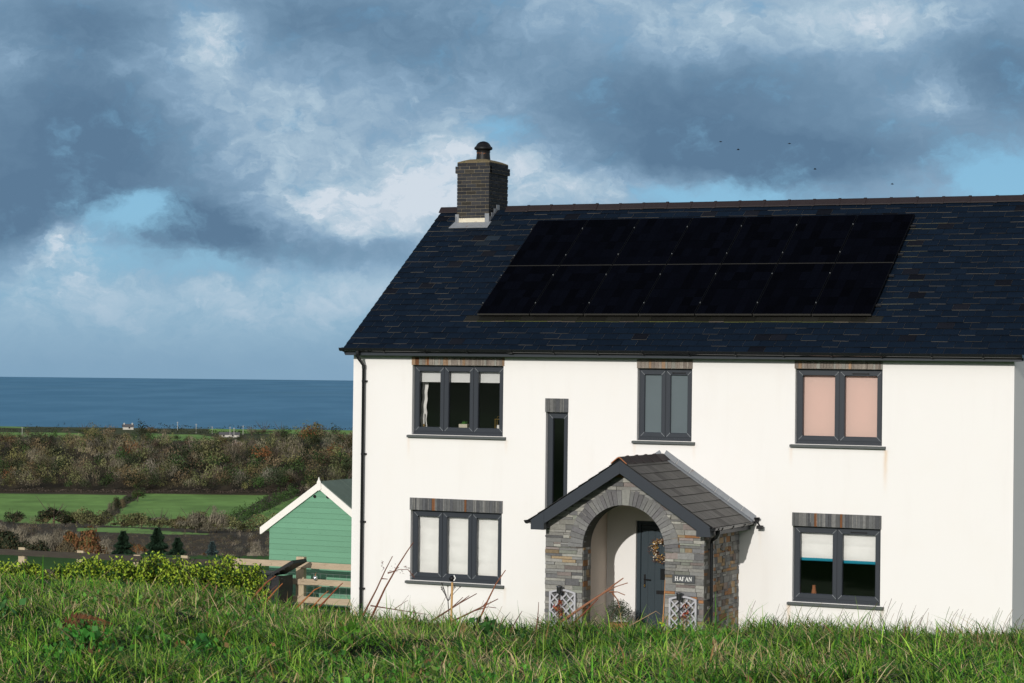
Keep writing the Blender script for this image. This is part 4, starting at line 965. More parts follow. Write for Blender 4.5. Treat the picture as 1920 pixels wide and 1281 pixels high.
def sea_mat():
    m = pmat('sea_water', (.03, .09, .16), .6, .08); t = m.node_tree; b = t.nodes['Principled BSDF']; n = NB(t)
    g = nd(t, 'ShaderNodeNewGeometry').outputs['Position']
    rot = n.vec('SUBTRACT', g, (CAM[0], CAM[1], 0)); f = n.vec('DOT_PRODUCT', rot, (HF[0], HF[1], 0), out=1); s = n.vec('DOT_PRODUCT', rot, (HR[0], HR[1], 0), out=1)
    dist = n.vec('LENGTH', rot, out=1)
    q = n.comb(n.math('DIVIDE', s, 260.0), n.math('DIVIDE', f, 900.0), 0.0)
    big = n.noise(q, 1.0, 5, .6); wv = n.noise(n.comb(n.math('DIVIDE', s, 18.0), n.math('DIVIDE', f, 90.0), 0.0), 1.0, 5, .65)
    c = n.mix(n.ss(big, .35, .68), (.066, .190, .305, 1), (.096, .240, .370, 1)); c = n.mix(n.ss(wv, .50, .72, 0, .5), c, (.075, .19, .285, 1))
    q2 = n.comb(n.math('DIVIDE', s, 2600.0), n.math('DIVIDE', f, 2300.0), 0.0)
    c = n.mix(n.ss(n.noise(q2, 1.0, 4, .6), .52, .64, 0, .5), c, (.085, .20, .285, 1))
    caps = n.ss(n.noise(n.comb(n.math('DIVIDE', s, 16.0), n.math('DIVIDE', f, 60.0), 3.0), 1.0, 2, .5), .765, .80)
    c = n.mix(n.math('MULTIPLY', caps, .7), c, (.5, .6, .66, 1)); n.put(b.inputs['Base Color'], c); return m
M['sea'] = sea_mat()
mb = MB(); SZ = -98.0; RSEA = 15300.0; nn = 96; ring0 = [(CAM[0]+900*math.sin(2*PI*i/nn), CAM[1]+900*math.cos(2*PI*i/nn), SZ) for i in range(nn)]
vs = ring0[:]; fs = []
for R_ in (3000, 8000, RSEA): vs += [(CAM[0]+R_*math.sin(2*PI*i/nn), CAM[1]+R_*math.cos(2*PI*i/nn), SZ) for i in range(nn)]
for r in range(3):
    for i in range(nn):
        fs.append((r*nn+i, (r+1)*nn+i, (r+1)*nn+(i+1) % nn, r*nn+(i+1) % nn))
fs = [f[::-1] for f in fs]; mb.add(vs, fs, 0); struct(mb.build('sea', ['sea']))

# ================================================================== SHED, FENCE, BIN
shed = thing('shed', 'green boarded garden shed with white bargeboards left of the house', 'shed', (-1.75, 3, 0))
SXL, SXR, SAX, SY, SRZ = -2.975, -.52, -1.75, 1.75, 2.56; SEZ = 1.70; ssl = (SRZ-SEZ)/(SAX-SXL)
mb = MB(); z = -.1; bh = .114; k = 0
while z < SRZ-.03:
    z1 = min(z+bh, SRZ); hw = lambda zz: min((SXR-SXL)/2, (SRZ-zz)/ssl)
    h0, h1 = hw(z), hw(z1)
    if h0 > .02:
        c = jit((.128, .295, .190), .08)
        mb.hexa([(SAX-h0, SY-.018, z+.001), (SAX+h0, SY-.018, z+.001), (SAX+h1, SY-.006, z1), (SAX-h1, SY-.006, z1), (SAX-h0, SY+.01, z+.001), (SAX+h0, SY+.01, z+.001), (SAX+h1, SY+.01, z1), (SAX-h1, SY+.01, z1)], 0, c)
        if h0 > .5:
            for _ in range(2):
                X = SAX+RN.uniform(-h0, h0)*.95; mb.box(X-.004, X+.004, SY-.0195, SY-.012, z+.03, z+.037, 0, (.05, .12, .08))
    z += bh; k += 1
mb.box(SXL, SXL+.03, SY+.012, SY+3.2, -.1, SEZ, 0, (.125, .28, .18)); mb.box(SXR-.03, SXR, SY+.012, SY+3.2, -.1, SEZ, 0, (.125, .28, .18)); mb.box(SXL+.03, SXR-.03, SY+3.17, SY+3.2, -.1, SEZ, 0, (.125, .28, .18))
mb.build('wall', ['green_board'], shed)
mb = MB()
for sg in (-1, 1):
    e = (SXR-SXL)/2+.21; f = lambda x, n_: (SAX+sg*x, SRZ+.035-x*ssl+n_)
    a, b = f(0, 0), f(e, 0); a2, b2 = f(0, .03), f(e, .03)
    nseg = 4
    for i in range(nseg):
        y0, y1 = SY-.02+i*.85, SY-.02+(i+1)*.85+.03; o_ = .003*i
        mb.hexa([(a[0], y0, a[1]+o_), (b[0], y0, b[1]+o_), (b[0], y1, b[1]+o_), (a[0], y1, a[1]+o_), (a2[0], y0, a2[1]+o_), (b2[0], y0, b2[1]+o_), (b2[0], y1, b2[1]+o_), (a2[0], y1, a2[1]+o_)])
mb.build('roof', ['felt'], shed)
for sg in (-1, 1):
    b = MB(); e = (SXR-SXL)/2+.215; t_ = lambda x: SRZ+.055-x*ssl
    pts = [(SAX, t_(0)), (SAX, t_(0)-.165), (SAX+sg*(e-.03), t_(e-.03)-.165), (SAX+sg*e, t_(e)-.14), (SAX+sg*e, t_(e))]
    if sg > 0: pts = pts[::-1]
    b.prism_y(pts, SY-.055, SY-.028); b.build('bargeboard', ['white_paint'], shed, bevel=.003)
b = MB(); b.prism_y([(SAX-.055, SRZ-.10), (SAX, SRZ-.135), (SAX+.055, SRZ-.10), (SAX+.045, SRZ+.05), (SAX+.022, SRZ+.09), (SAX+.004, SRZ+.15), (SAX-.004, SRZ+.15), (SAX-.022, SRZ+.09), (SAX-.045, SRZ+.05)], SY-.075, SY-.057); b.build('finial', ['white_paint'], shed)
for X in (-1.875, -1.56):
    b = MB(); b.prism_y([(X+.034*math.cos(2*PI*i/16), 2.30+.034*math.sin(2*PI*i/16)) for i in range(16)], SY-.030, SY-.017)
    for i in range(4): b.box(X-.025, X+.025, SY-.034, SY-.0302, 2.278+i*.013, 2.283+i*.013)
    b.build('vent', ['black'], shed)

fence = thing('fence', 'post and rail timber fence with wire netting from the house corner', 'fence', (-4, 1, 0))
FYY = 1.0; posts = [-1.78, -3.37, -4.63, -5.84, -7.32, -8.89, -10.4, -11.9]
for i, X in enumerate(posts):
    b = MB(); zt = (1.085, .985, .985, .945, .97, .97, .97, .97)[i]; zg = gz(X, FYY); w = .095 if i == 0 else .085
    b.hexa([(X-w, FYY, zg-.3), (X-w, FYY+.11, zg-.3), (X+w, FYY+.11, zg-.3), (X+w, FYY, zg-.3), (X-w, FYY, zt), (X-w, FYY+.11, zt-.045*(i > 0)), (X+w, FYY+.11, zt-.045*(i > 0)), (X+w, FYY, zt)])
    b.build('post', ['post_wood'], fence, bevel=.005)
for z, x0, h in ((.865, -3.40, .125), (.520, -2.12, .12), (.145, -2.12, .13)):
    b = MB(); n_ = 6; xs_ = np.linspace(x0, -.02, n_)
    for a, c in zip(xs_[:-1], xs_[1:]):
        w0 = lambda x: .006*math.sin(3*x+z*9)
        b.hexa([(a, FYY-.042, z+w0(a)), (a, FYY-.002, z+w0(a)), (c, FYY-.002, z+w0(c)), (c, FYY-.042, z+w0(c)), (a, FYY-.042, z+h+w0(a)), (a, FYY-.002, z+h+w0(a)), (c, FYY-.002, z+h+w0(c)), (c, FYY-.042, z+h+w0(c))])
    b.build('rail', ['wood'], fence)
for z, h in ((.785, .125), (.40, .12), (.05, .12)):  # left-hand rails in a darker wood colour
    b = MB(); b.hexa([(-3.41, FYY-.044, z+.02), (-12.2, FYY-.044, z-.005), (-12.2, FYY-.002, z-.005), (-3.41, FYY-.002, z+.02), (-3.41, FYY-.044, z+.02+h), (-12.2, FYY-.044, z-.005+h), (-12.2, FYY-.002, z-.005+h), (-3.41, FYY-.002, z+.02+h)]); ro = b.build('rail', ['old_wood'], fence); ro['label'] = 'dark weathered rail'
b = MB(); X = -.06
while X > -3.3:
    b.tube([(X, FYY+.015, -.1), (X, FYY+.015, .76)], .0022, 4); X -= .155
for z in (.76, .64, .50, .36, .24, .12, .02): b.tube([(-.03, FYY+.015, z), (-1.7, FYY+.015, z-.004), (-3.3, FYY+.015, z+.01)], .0025, 4)
b.build('wire_netting', ['wire'], fence)
t = thing('glass_ball', 'silver glass ball hanging on the fence wire beside the shed', 'ornament', (-1.365, .98, .68))
b = MB(); b.ball(-1.365, .93, .672, .052, 18); b.build('globe', ['glass_ball'], t, smooth=True)
b = MB(); b.lathe([(.012, .718), (.014, .745), (.006, .75)], -1.365, .93, 10); b.tube([(-1.365, .93, .75), (-1.365, .955, .785), (-1.365, 1.01, .765)], .004, 5); b.build('hanger', ['terra'], t)

t = thing('compost_bin', 'black plastic compost bin with its lid propped open by the fence', 'compost bin', (-2.3, .45, 0))
b = MB(); bx0, bx1, by0, by1, bz = -2.66, -1.78, .18, .72, .74; zg = gz(-2.2, .4)-.1
b.box(bx0+.03, bx1-.03, by0+.03, by1-.03, zg, bz-.03)
for X in np.linspace(bx0, bx1-.06, 5): b.box(X, X+.06, by0, by0+.028, zg, bz)
for z in (bz-.09, bz-.26, bz-.44): b.box(bx0+.002, bx1-.002, by0+.004, by0+.026, z, z+.06)
for X in np.linspace(bx0+.01, bx1-.06, 7): b.box(X, X+.045, by0-.012, by0+.012, bz-.055, bz+.01)
b.box(bx1-.029, bx1, by0+.03, by1, zg, bz)
b.build('body', ['bin'], t)
b = MB(); b.hexa([(bx0-.02, by0-.03, bz+.012), (bx0-.02, by1+.02, bz+.012), (-1.98, by1+.02, bz+.02), (-1.98, by0-.03, bz+.02), (bx0-.02, by0-.03, bz+.05), (bx0-.02, by1+.02, bz+.05), (-1.98, by1+.02, bz+.062), (-1.98, by0-.03, bz+.062)]); b.build('rim', ['bin'], t, bevel=.006)
b = MB(); b.hexa([(-1.96, by0-.02, bz-.0), (-1.96, by1, bz-.0), (-1.44, by1, bz+.28), (-1.44, by0-.02, bz+.28), (-1.985, by0-.02, bz+.05), (-1.985, by1, bz+.05), (-1.47, by1, bz+.345), (-1.47, by0-.02, bz+.345)])
for i in range(4):
    X = -1.90+i*.12; z = bz+.01+i*.068; b.box(X, X+.02, by0-.026, by0-.0205, z-.01, z+.07)
b.build('lid', ['bin'], t, bevel=.008)

# ================================================================== HEDGE SHRUBS (golden evergreen), near the bank crest
def leafcloud(rng, n, rx, ry, rz, lumps=9, shell=.55):
    d = rng.normal(size=(lumps, 3)); d /= np.linalg.norm(d, axis=1)[:, None]; d[:, 2] = np.abs(d[:, 2])*1.1-.25
    c = d*rng.uniform(.35, .78, (lumps, 1)); r = rng.uniform(.28, .5, lumps); k = rng.integers(0, lumps, n)
    e = rng.normal(size=(n, 3)); e /= np.linalg.norm(e, axis=1)[:, None]; q = c[k]+e*(r[k]*rng.uniform(shell, 1.0, n))[:, None]
    return q*np.array([rx, ry, rz]), k, e
hs = [(-60, 1052, .40), (15, 1056, .33), (48, 1050, .36), (62, 1051, .26), (122, 1058, .18), (168, 1043, .34), (197, 1047, .30), (226, 1045, .34), (258, 1042, .36), (287, 1036, .38), (318, 1043, .36), (345, 1042, .38), (377, 1051, .36), (408, 1044, .40), (432, 1039, .44), (462, 1058, .34), (478, 1064, .25)]
HLAB = ['golden leaved evergreen shrub in the hedge row before the weathered fence']
for i, (u, vt, w) in enumerate(hs):
    F = 24.5; x, y = at(u, F); zg = gz(x, y)-.05; zt = CAM[2]-F*(vt-(677+.0115*u))/4400-.03; w *= 1.12
    t = thing('hedge_shrub', 'small sparse golden leaved shrub in the gap of the hedge row' if u == 122 else HLAB[0], 'shrub', (x, y, zg), 'golden evergreen shrubs of the hedge')
    rng = np.random.default_rng(100+i); H = zt-zg; n = int(7500*w/.36)
    base = np.array([x, y, zg])
    sp = []; 
    m_ = int(40*w/.36); sx = rng.normal(0, .50*w, m_); sy = rng.normal(0, .28*w, m_); top = H*rng.uniform(.70, 1.03, m_)*np.exp(-(sx/w)**2*.5)
    b = MB()
    for j in range(m_): b.tube([(x+sx[j]*.3, y+sy[j]*.3, zg), (x+sx[j], y+sy[j], zg+top[j])], [.006, .0025], 4, 0, (.10, .07, .04), cap=False)
    b.build('stems', ['stem'], t)
    j = rng.integers(0, m_, n); f = rng.uniform(.0, 1.0, n)**.6
    P_ = np.stack([x+sx[j]*(.3+.7*f), y+sy[j]*(.3+.7*f), zg+top[j]*f], 1)+rng.normal(0, .030, (n, 3))
    tipf = np.clip((P_[:, 2]-zg)/H, 0, 1.1)
    Y_ = np.array([.32, .44, .040]); G_ = np.array([.018, .056, .009]); isy = rng.random(n) < .06+.60*np.clip((f-.55)/.45, 0, 1)   # new growth at the shoot tips is yellow
    cc = np.where(isy[:, None], Y_*rng.uniform(.55, 1.15, (n, 1)), G_*rng.uniform(.4, 1.5, (n, 1)))
    quads_mesh('leaves', leaf_quads(P_, rng.uniform(.028, .048, n), rng.uniform(.014, .024, n), rng, .5), cc, 'leaf', t)

# ================================================================== GRASS ON THE BANK
def grass(n, seed, u0=-420, u1=2340):
    rng = np.random.default_rng(seed)
    nt_ = n//24; F = np.sqrt(rng.uniform(10.6**2, 22.8**2, nt_)); u = rng.uniform(u0, u1, nt_); S = (u-960)/4400*F
    Fc, _, _ = bank(F, S); k = F < Fc+1.1; F, S = F[k], S[k]; nt_ = len(F)
    tx, ty = CAM[0]+HF[0]*F+HR[0]*S, CAM[1]+HF[1]*F+HR[1]*S
    clump = fbm(tx*.9, ty*.9, 41, 3); tl = .25+1.75*clump; dirn = 2*PI*fbm(tx*.55, ty*.55, 51, 2)*1.6
    strawy = sstep(fbm(tx*.7, ty*.7, 61, 3), .46, .62); dark_ = fbm(tx*1.6, ty*1.6, 71, 3)
    i = rng.integers(0, nt_, n); ox_, oy_ = rng.normal(0, .042, n), rng.normal(0, .042, n); px_, py_ = tx[i]+ox_, ty[i]+oy_; pz_ = ground_z(px_, py_)-.02
    lay = rng.random(n) < .55; L = rng.gamma(5, .023, n)*tl[i]; L = np.clip(L, .03, .24)*np.where(lay, 1.35, .95)*np.where(rng.random(n) < .03, 1.7, 1)
    th = np.where(rng.random(n) < .35, dirn[i]+rng.normal(0, .7, n), np.arctan2(oy_, ox_)+rng.normal(0, .9, n))
    lean0 = np.where(lay, rng.uniform(.9, 1.45, n), np.abs(rng.normal(.65, .40, n))); curl = rng.uniform(.3, 2.1, n)*np.where(lay, .45, 1)
    wd = rng.uniform(.004, .0105, n)*np.where(rng.random(n) < .08, 1.6, 1)
    r = rng.random(n); pale = np.where(lay, .24, .035)+.20*strawy[i]
    g = np.array([.066, .205, .015]); g2 = np.array([.200, .335, .042]); gd = np.array([.013, .055, .008])
    m = rng.random((n, 1)); base = np.where(m < .38, g, np.where(m < .74, g2, gd))*rng.uniform(.65, 1.35, (n, 1))*(.35+1.3*dark_[i])[:, None]
    straw = np.array([(.40, .32, .16), (.30, .23, .11), (.46, .40, .22), (.22, .12, .05)])[rng.choice(4, n, p=[.42, .3, .18, .10])]*rng.uniform(.7, 1.25, (n, 1))
    col_ = np.where((r < pale)[:, None], straw, base)
    dh = np.stack([np.cos(th), np.sin(th)], 1); wv = np.stack([-np.sin(th), np.cos(th), np.zeros(n)], 1)
    yaw = rng.uniform(-.9, .9, n); wv = wv*np.cos(yaw)[:, None]+np.stack([np.cos(th), np.sin(th), np.zeros(n)], 1)*np.sin(yaw)[:, None]
    pts = []; P_ = np.stack([px_, py_, pz_], 1); lev = 4
    for s in range(lev):
        a = lean0+curl*(s/(lev-1))**1.3; 
        w = wd*(1.0, .92, .65, .12)[s]
        pts.append((P_-wv*w[:, None]*.5, P_+wv*w[:, None]*.5))
        st = L/(lev-1); P_ = P_+np.stack([dh[:, 0]*np.sin(a)*st, dh[:, 1]*np.sin(a)*st, np.maximum(np.cos(a), -.35)*st], 1)
    V = np.concatenate([np.stack([pts[s][0], pts[s][1], pts[s+1][1], pts[s+1][0]], 1) for s in range(lev-1)]); return V, np.concatenate([col_]*(lev-1))
gr_ = [grass(240000, 5), grass(34000, 6, -1500, -420), grass(34000, 8, 2340, 3300)]; V, C_ = np.concatenate([q[0] for q in gr_]), np.concatenate([q[1] for q in gr_])
g_o = quads_mesh('grass', V, C_, 'grassblade'); g_o['kind'] = 'stuff'
# broad-leaved weeds scattered through the sward
def weeds(n, seed):
    rng = np.random.default_rng(seed); F = np.sqrt(rng.uniform(10.8**2, 21.5**2, n)); u = rng.uniform(-300, 2200, n); S = (u-960)/4400*F; x, y = CAM[0]+HF[0]*F+HR[0]*S, CAM[1]+HF[1]*F+HR[1]*S
    k = (fbm(x*.75, y*.75, 81, 3) > .50) & (F < bank(F, S)[0]-.2); x, y = x[k], y[k]; m = len(x); i = np.repeat(np.arange(m), 5); q = 5*m
    X, Y = x[i]+rng.normal(0, .035, q), y[i]+rng.normal(0, .035, q); P_ = np.stack([X, Y, ground_z(X, Y)+rng.uniform(.01, .10, q)], 1); a = rng.uniform(.022, .055, q)
    c = np.array([(.05, .17, .022), (.09, .24, .035), (.03, .10, .018), (.13, .20, .05), (.16, .10, .04)])[rng.choice(5, m, p=[.36, .26, .22, .1, .06])][i]*rng.uniform(.6, 1.4, (q, 1))
    return leaf_quads(P_, a, a*rng.uniform(.55, .85, q), rng, .8), c
V, C_ = weeds(4200, 77); g_w = quads_mesh('ground_cover_weeds', V, C_, 'leaf'); g_w['kind'] = 'stuff'
# thin seed stalks that stand up against the wall along the crest
def stalks(n, seed):
    rng = np.random.default_rng(seed); u = np.concatenate([rng.uniform(640, 2000, n-n//3), rng.uniform(1400, 1950, n//3)]); F = rng.uniform(16.6, 18.6, n); x, y = at(u, F); z = ground_z(x, y)
    L = rng.uniform(.10, .33, n); th = rng.normal(-.25, .5, n); k = rng.uniform(.2, .9, n); P_ = np.stack([x, y, z], 1); prev = None; V = []
    right = np.array([HR[0], HR[1], 0]); up = np.array([0, 0, 1.0]); wdt = rng.uniform(.0022, .0038, n)[:, None]
    lv = []
    for s in range(5):
        a = .18+k*(s/4)**1.5; d = right*np.sin(a)[:, None]*np.cos(th)[:, None]*1.0+up*np.cos(a)[:, None]; lv.append(P_.copy()); P_ = P_+d*(L/4)[:, None]
    for s in range(4): V.append(np.stack([lv[s]-right*wdt*.5, lv[s]+right*wdt*.5, lv[s+1]+right*wdt*.4, lv[s+1]-right*wdt*.4], 1))
    c = np.array([(.10, .12, .03), (.22, .16, .08), (.08, .045, .03), (.05, .10, .02)])[rng.choice(4, n, p=[.35, .2, .2, .25])]
    return np.concatenate(V), np.concatenate([c]*4)
V, C_ = stalks(260, 9); g_s = quads_mesh('grass_stalks', V, C_, 'foliage'); g_s['kind'] = 'stuff'

# broad-leaved weeds in the bank
def bramble(u, F, w, h, n, label, cat, colr_, ls=(.05, .09), name='leafy_weed', group=None):
    x, y = at(u, F); z = gz(x, y); rng = np.random.default_rng(int(u)); t = thing(name, label, cat, (x, y, z), group)
    P_ = np.stack([x+rng.normal(0, w*.45, n)*HR[0]+rng.normal(0, w*.2, n)*HF[0], y+rng.normal(0, w*.45, n)*HR[1]+rng.normal(0, w*.2, n)*HF[1], z+rng.uniform(.04, 1, n)**.7*h], 1)
    a = rng.uniform(*ls, n); V = leaf_quads(P_, a, a*.8, rng, .9)
    # fold every leaf along its midrib
    quads_mesh('leaves', V, np.array(colr_)*rng.uniform(.6, 1.4, (n, 1)), 'leaf', t)
    b = MB()
    for q in P_[::4]: b.tube([(x, y, z-.02), tuple((q+np.array([x, y, z]))/2+np.array([0, 0, .03])), tuple(q)], .003, 4, 0, (.12, .10, .05), cap=False)
    b.build('stems', ['stem'], t)
bramble(915, 17.2, .17, .17, 46, 'clump of broad dark green leaves on the bank crest below the lower left window', 'weed', (.028, .085, .018), (.04, .08))
bramble(985, 17.4, .14, .12, 34, 'smaller spray of dark leaves on the crest left of the porch', 'weed', (.03, .09, .02), (.035, .06))
bramble(668, 16.0, .10, .15, 26, 'patch of bright green leaves low on the bank under the downpipe', 'weed', (.07, .19, .02), (.05, .08))
bramble(170, 14.2, .22, .20, 90, 'wide patch of round clover-like leaves at the lower left of the bank', 'weed', (.035, .15, .02), (.035, .06))
bramble(388, 15.0, .09, .16, 18, 'single leafy weed with three big leaves on the bank below the compost bin', 'weed', (.04, .16, .03), (.07, .11))
bramble(820, 15.6, .22, .12, 40, 'low light green leaves on the bank in front of the lower left window', 'weed', (.06, .17, .025), (.03, .05))
bramble(18, 17.5, .15, .18, 30, 'leafy weed at the far left edge of the bank', 'weed', (.04, .12, .03), (.04, .08))
bramble(350, 11.9, .12, .14, 30, 'pale green leaves at the foot of the picture', 'weed', (.09, .2, .03), (.04, .07))
bramble(1250, 17.3, .05, .17, 16, 'small lime green shoot before the right trellis', 'weed', (.35, .40, .03), (.02, .045))
bramble(1370, 17.6, .05, .06, 18, 'tiny red leaved weed on the crest right of the porch', 'weed', (.30, .04, .03), (.015, .03))
x, y = at(182, 16.6); z = gz(x, y); t = thing('dead_fern', 'rust brown dead fern lying in the grass at the left of the bank', 'fern', (x, y, z))
rng = np.random.default_rng(3); VV = []
for f in range(5):
    a = rng.uniform(-.5, .5); ln = rng.uniform(.25, .38); d = np.array([HR[0]*math.cos(a), HR[1]*math.cos(a), .08*math.sin(a)+.06]); o = np.array([x, y, z-.03])+np.array([HR[0], HR[1], 0])*(-.2)+rng.normal(0, .03, 3)
    for s in np.linspace(.05, 1, 26):
        c = o+d*s*ln*1.2+np.array([0, 0, .045-.05*s*s]); wl = .055*(1-s)+.012
        for sg in (1, -1):
            e = np.array([0, 0, sg*.9])+d*.35+rng.normal(0, .2, 3); e = e/np.linalg.norm(e)*wl; VV.append([c, c+e*.5+d*.012, c+e, c+e*.5-d*.012])
VV = np.array(VV); quads_mesh('fronds', VV, np.array([.10, .043, .017])*rng.uniform(.5, 1.4, (len(VV), 1)), 'foliage', t)

# dead stems leaning out of the bank
def p3(u, v, F):
    return tuple(CAM+F*(FW+RT*((u-960)/FPX)-UP*((v-640.5)/FPX)))
def stem(pts, F, r, label, colr_=(.16, .065, .035), extra=(), frond=None, lean=0.0):
    k = len(pts); q = [p3(u, v, F+lean*i/(max(1, k-1))) for i, (u, v) in enumerate(pts)]
    b0 = Vector(q[0]); dirv = (Vector(q[0])-Vector(q[1])).normalized(); q = [tuple(b0+dirv*.12)]+q
    t = thing('dried_weed', label, 'dried weed', q[0], 'dead brown stems leaning out of the bank')
    n = len(q); b = MB(); b.tube(q, [r*(1-.65*i/(n-1)) for i in range(n)], 6, 0, colr_); b.build('stalk', ['stem'], t)
    for e in extra:
        b = MB(); b.tube([p3(u, v, F) for u, v in e], [r*.6]+[r*.3]*(len(e)-1), 5, 0, colr_); b.build('side_shoot', ['stem'], t)
    if frond:
        pp = []; 
        for (u0, v0), (u1, v1) in zip(frond[:-1], frond[1:]):
            for s in np.linspace(0, 1, 16): pp.append(p3(u0+(u1-u0)*s+RN.gauss(0, 1), v0+(v1-v0)*s+RN.gauss(0, 4), F))
        pp = np.array(pp); rg = np.random.default_rng(5)
        quads_mesh('seed_head', leaf_quads(pp, rg.uniform(.012, .03, len(pp)), rg.uniform(.004, .009, len(pp)), rg), np.array([.11, .05, .035])*rg.uniform(.5, 1.5, (len(pp), 1)), 'foliage', t)
OR = (.30, .11, .04)
stem([(476, 1118), (500, 1092), (517, 1080)], 20.5, .012, 'thick dead stem leaning right in front of the compost bin', (.22, .075, .035))
stem([(484, 1126), (503, 1112), (519, 1098)], 20.3, .008, 'thin dark dead stem beside the compost bin', (.12, .05, .035))
stem([(501, 1126), (515, 1109), (530, 1094)], 20.1, .011, 'orange dead stem between compost bin and fence post', OR)
stem([(568, 1128), (590, 1106), (603, 1100)], 20, .010, 'orange dead stem with bent tip right of the fence post', OR)
stem([(590, 1134), (605, 1117), (616, 1108)], 20, .009, 'short straight orange stem before the bottom fence rail', OR)
stem([(597, 1140), (618, 1118), (635, 1100), (643, 1093)], 20, .010, 'red-brown dead stem reaching to the middle fence rail', (.22, .06, .03))
stem([(692, 1132), (706, 1105), (722, 1070), (736, 1043)], 19.2, .009, 'tall forked dead stem against the wall just right of the downpipe', (.15, .065, .04), [[(716, 1085), (727, 1086)]], [(716, 1050), (719, 1070)])
stem([(707, 1135), (722, 1103), (743, 1066), (762, 1036), (775, 1017)], 19.2, .010, 'tallest dead stem with a drooping seed head beside the lower left window', (.15, .055, .03), [[(727, 1075), (748, 1068), (765, 1068), (777, 1083)]], [(728, 1073), (748, 1068), (766, 1068), (777, 1084)])
stem([(832, 1150), (862, 1131), (894, 1113)], 19, .009, 'dead stem leaning right under the middle of the lower left window', (.13, .06, .04), [[(845, 1142), (868, 1120)], [(858, 1133), (880, 1117)]])
stem([(863, 1158), (900, 1140), (934, 1123)], 19, .010, 'dead stem with side shoots below the right end of the lower left sill', (.14, .06, .04), [[(890, 1145), (915, 1138), (930, 1140)], [(905, 1138), (918, 1122)]])
stem([(898, 1164), (915, 1125), (930, 1095), (948, 1069)], 18.8, .010, 'long red-brown stem crossing the right end of the lower left window', (.22, .085, .045))
stem([(1058, 1162), (1095, 1136), (1133, 1111), (1152, 1096), (1169, 1084)], 18.8, .013, 'forked orange-brown branch leaning across the porch opening', (.26, .12, .07), [[(1133, 1111), (1155, 1100), (1177, 1093)], [(1142, 1110), (1158, 1110), (1172, 1116)], [(1148, 1112), (1158, 1125), (1162, 1140)]])
stem([(1078, 1166), (1100, 1145), (1122, 1122)], 18.7, .010, 'dark red branch just under the forked branch at the porch', (.18, .06, .035))
stem([(1007, 1170), (1009, 1150), (1010, 1129)], 18.4, .006, 'short upright stem left of the porch pier', (.14, .06, .04))
stem([(960, 1178), (970, 1160), (979, 1146)], 18.4, .007, 'short leaning stem among the dark leaves', (.10, .05, .04))
stem([(775, 1162), (776, 1150), (776, 1136)], 19, .008, 'stubby upright stem under the left end of the lower left sill', (.13, .06, .04))
stem([(1243, 1168), (1245, 1130), (1247, 1087)], 18.6, .007, 'slender orange cane standing in front of the door edge', (.42, .20, .08))
stem([(722, 1140), (760, 1146), (800, 1152)], 19, .006, 'low stem lying along the crest under the lower left window', (.13, .055, .035), [[(740, 1142), (760, 1128), (765, 1126)]])
stem([(1205, 1160), (1230, 1146), (1238, 1152)], 18.6, .004, 'thin pale bent stem in front of the door', (.35, .24, .14))
stem([(1449, 1180), (1450, 1168), (1451, 1158)], 17.8, .006, 'dark stubby stalk in the grass right of the porch', (.06, .05, .035))
stem([(366, 1128), (372, 1114), (392, 1095)], 19.6, .008, 'dead stem at the shaded foot of the hedge', (.20, .09, .05))
stem([(400, 1122), (404, 1110), (407, 1098)], 19.6, .008, 'pale dead stem at the foot of the largest hedge shrub', (.30, .17, .11))
t = thing('garden_cane', 'bamboo cane topped with a black rubber ball before the lower left window', 'garden cane', p3(847, 1150, 19))
b = MB(); b.tube([p3(846, 1165, 19), p3(848, 1092, 19)], .009, 7); b.build('cane', ['cane'], t)
q = p3(847.5, 1085, 19); b = MB(); b.ball(q[0], q[1], q[2], .024, 14); b.build('ball_cap', ['black'], t, smooth=True)
q2 = p3(851, 1084, 18.97); b = MB(); b.tube([(q2[0], q2[1], q2[2]-.022), (q2[0]+.012*HR[0], q2[1]+.012*HR[1], q2[2]), (q2[0], q2[1], q2[2]+.022)], .005, 6); b.build('white_tag', ['white_cloth'], t)
t = thing('dead_umbel', 'black skeletal seed head beside the bamboo cane', 'dead flower', p3(842, 1150, 19.1)); b = MB()
for _ in range(9):
    a = RN.uniform(.4, 2.6); l = RN.uniform(22, 42); b.tube([p3(840, 1128, 19.1), p3(838+.5*l*math.cos(a), 1125-.5*l*math.sin(a), 19.1), p3(836+l*math.cos(a), 1126-l*math.sin(a), 19.1)], .0022, 4, 0, (.035, .03, .03)); qq = p3(836+l*math.cos(a), 1126-l*math.sin(a), 19.1); b.ball(*qq, .006, 6, 0, (.03, .025, .025))
b.tube([p3(842, 1156, 19.1), p3(840, 1128, 19.1)], .004, 5, 0, (.05, .04, .035)); b.build('seed_head', ['stem'], t)

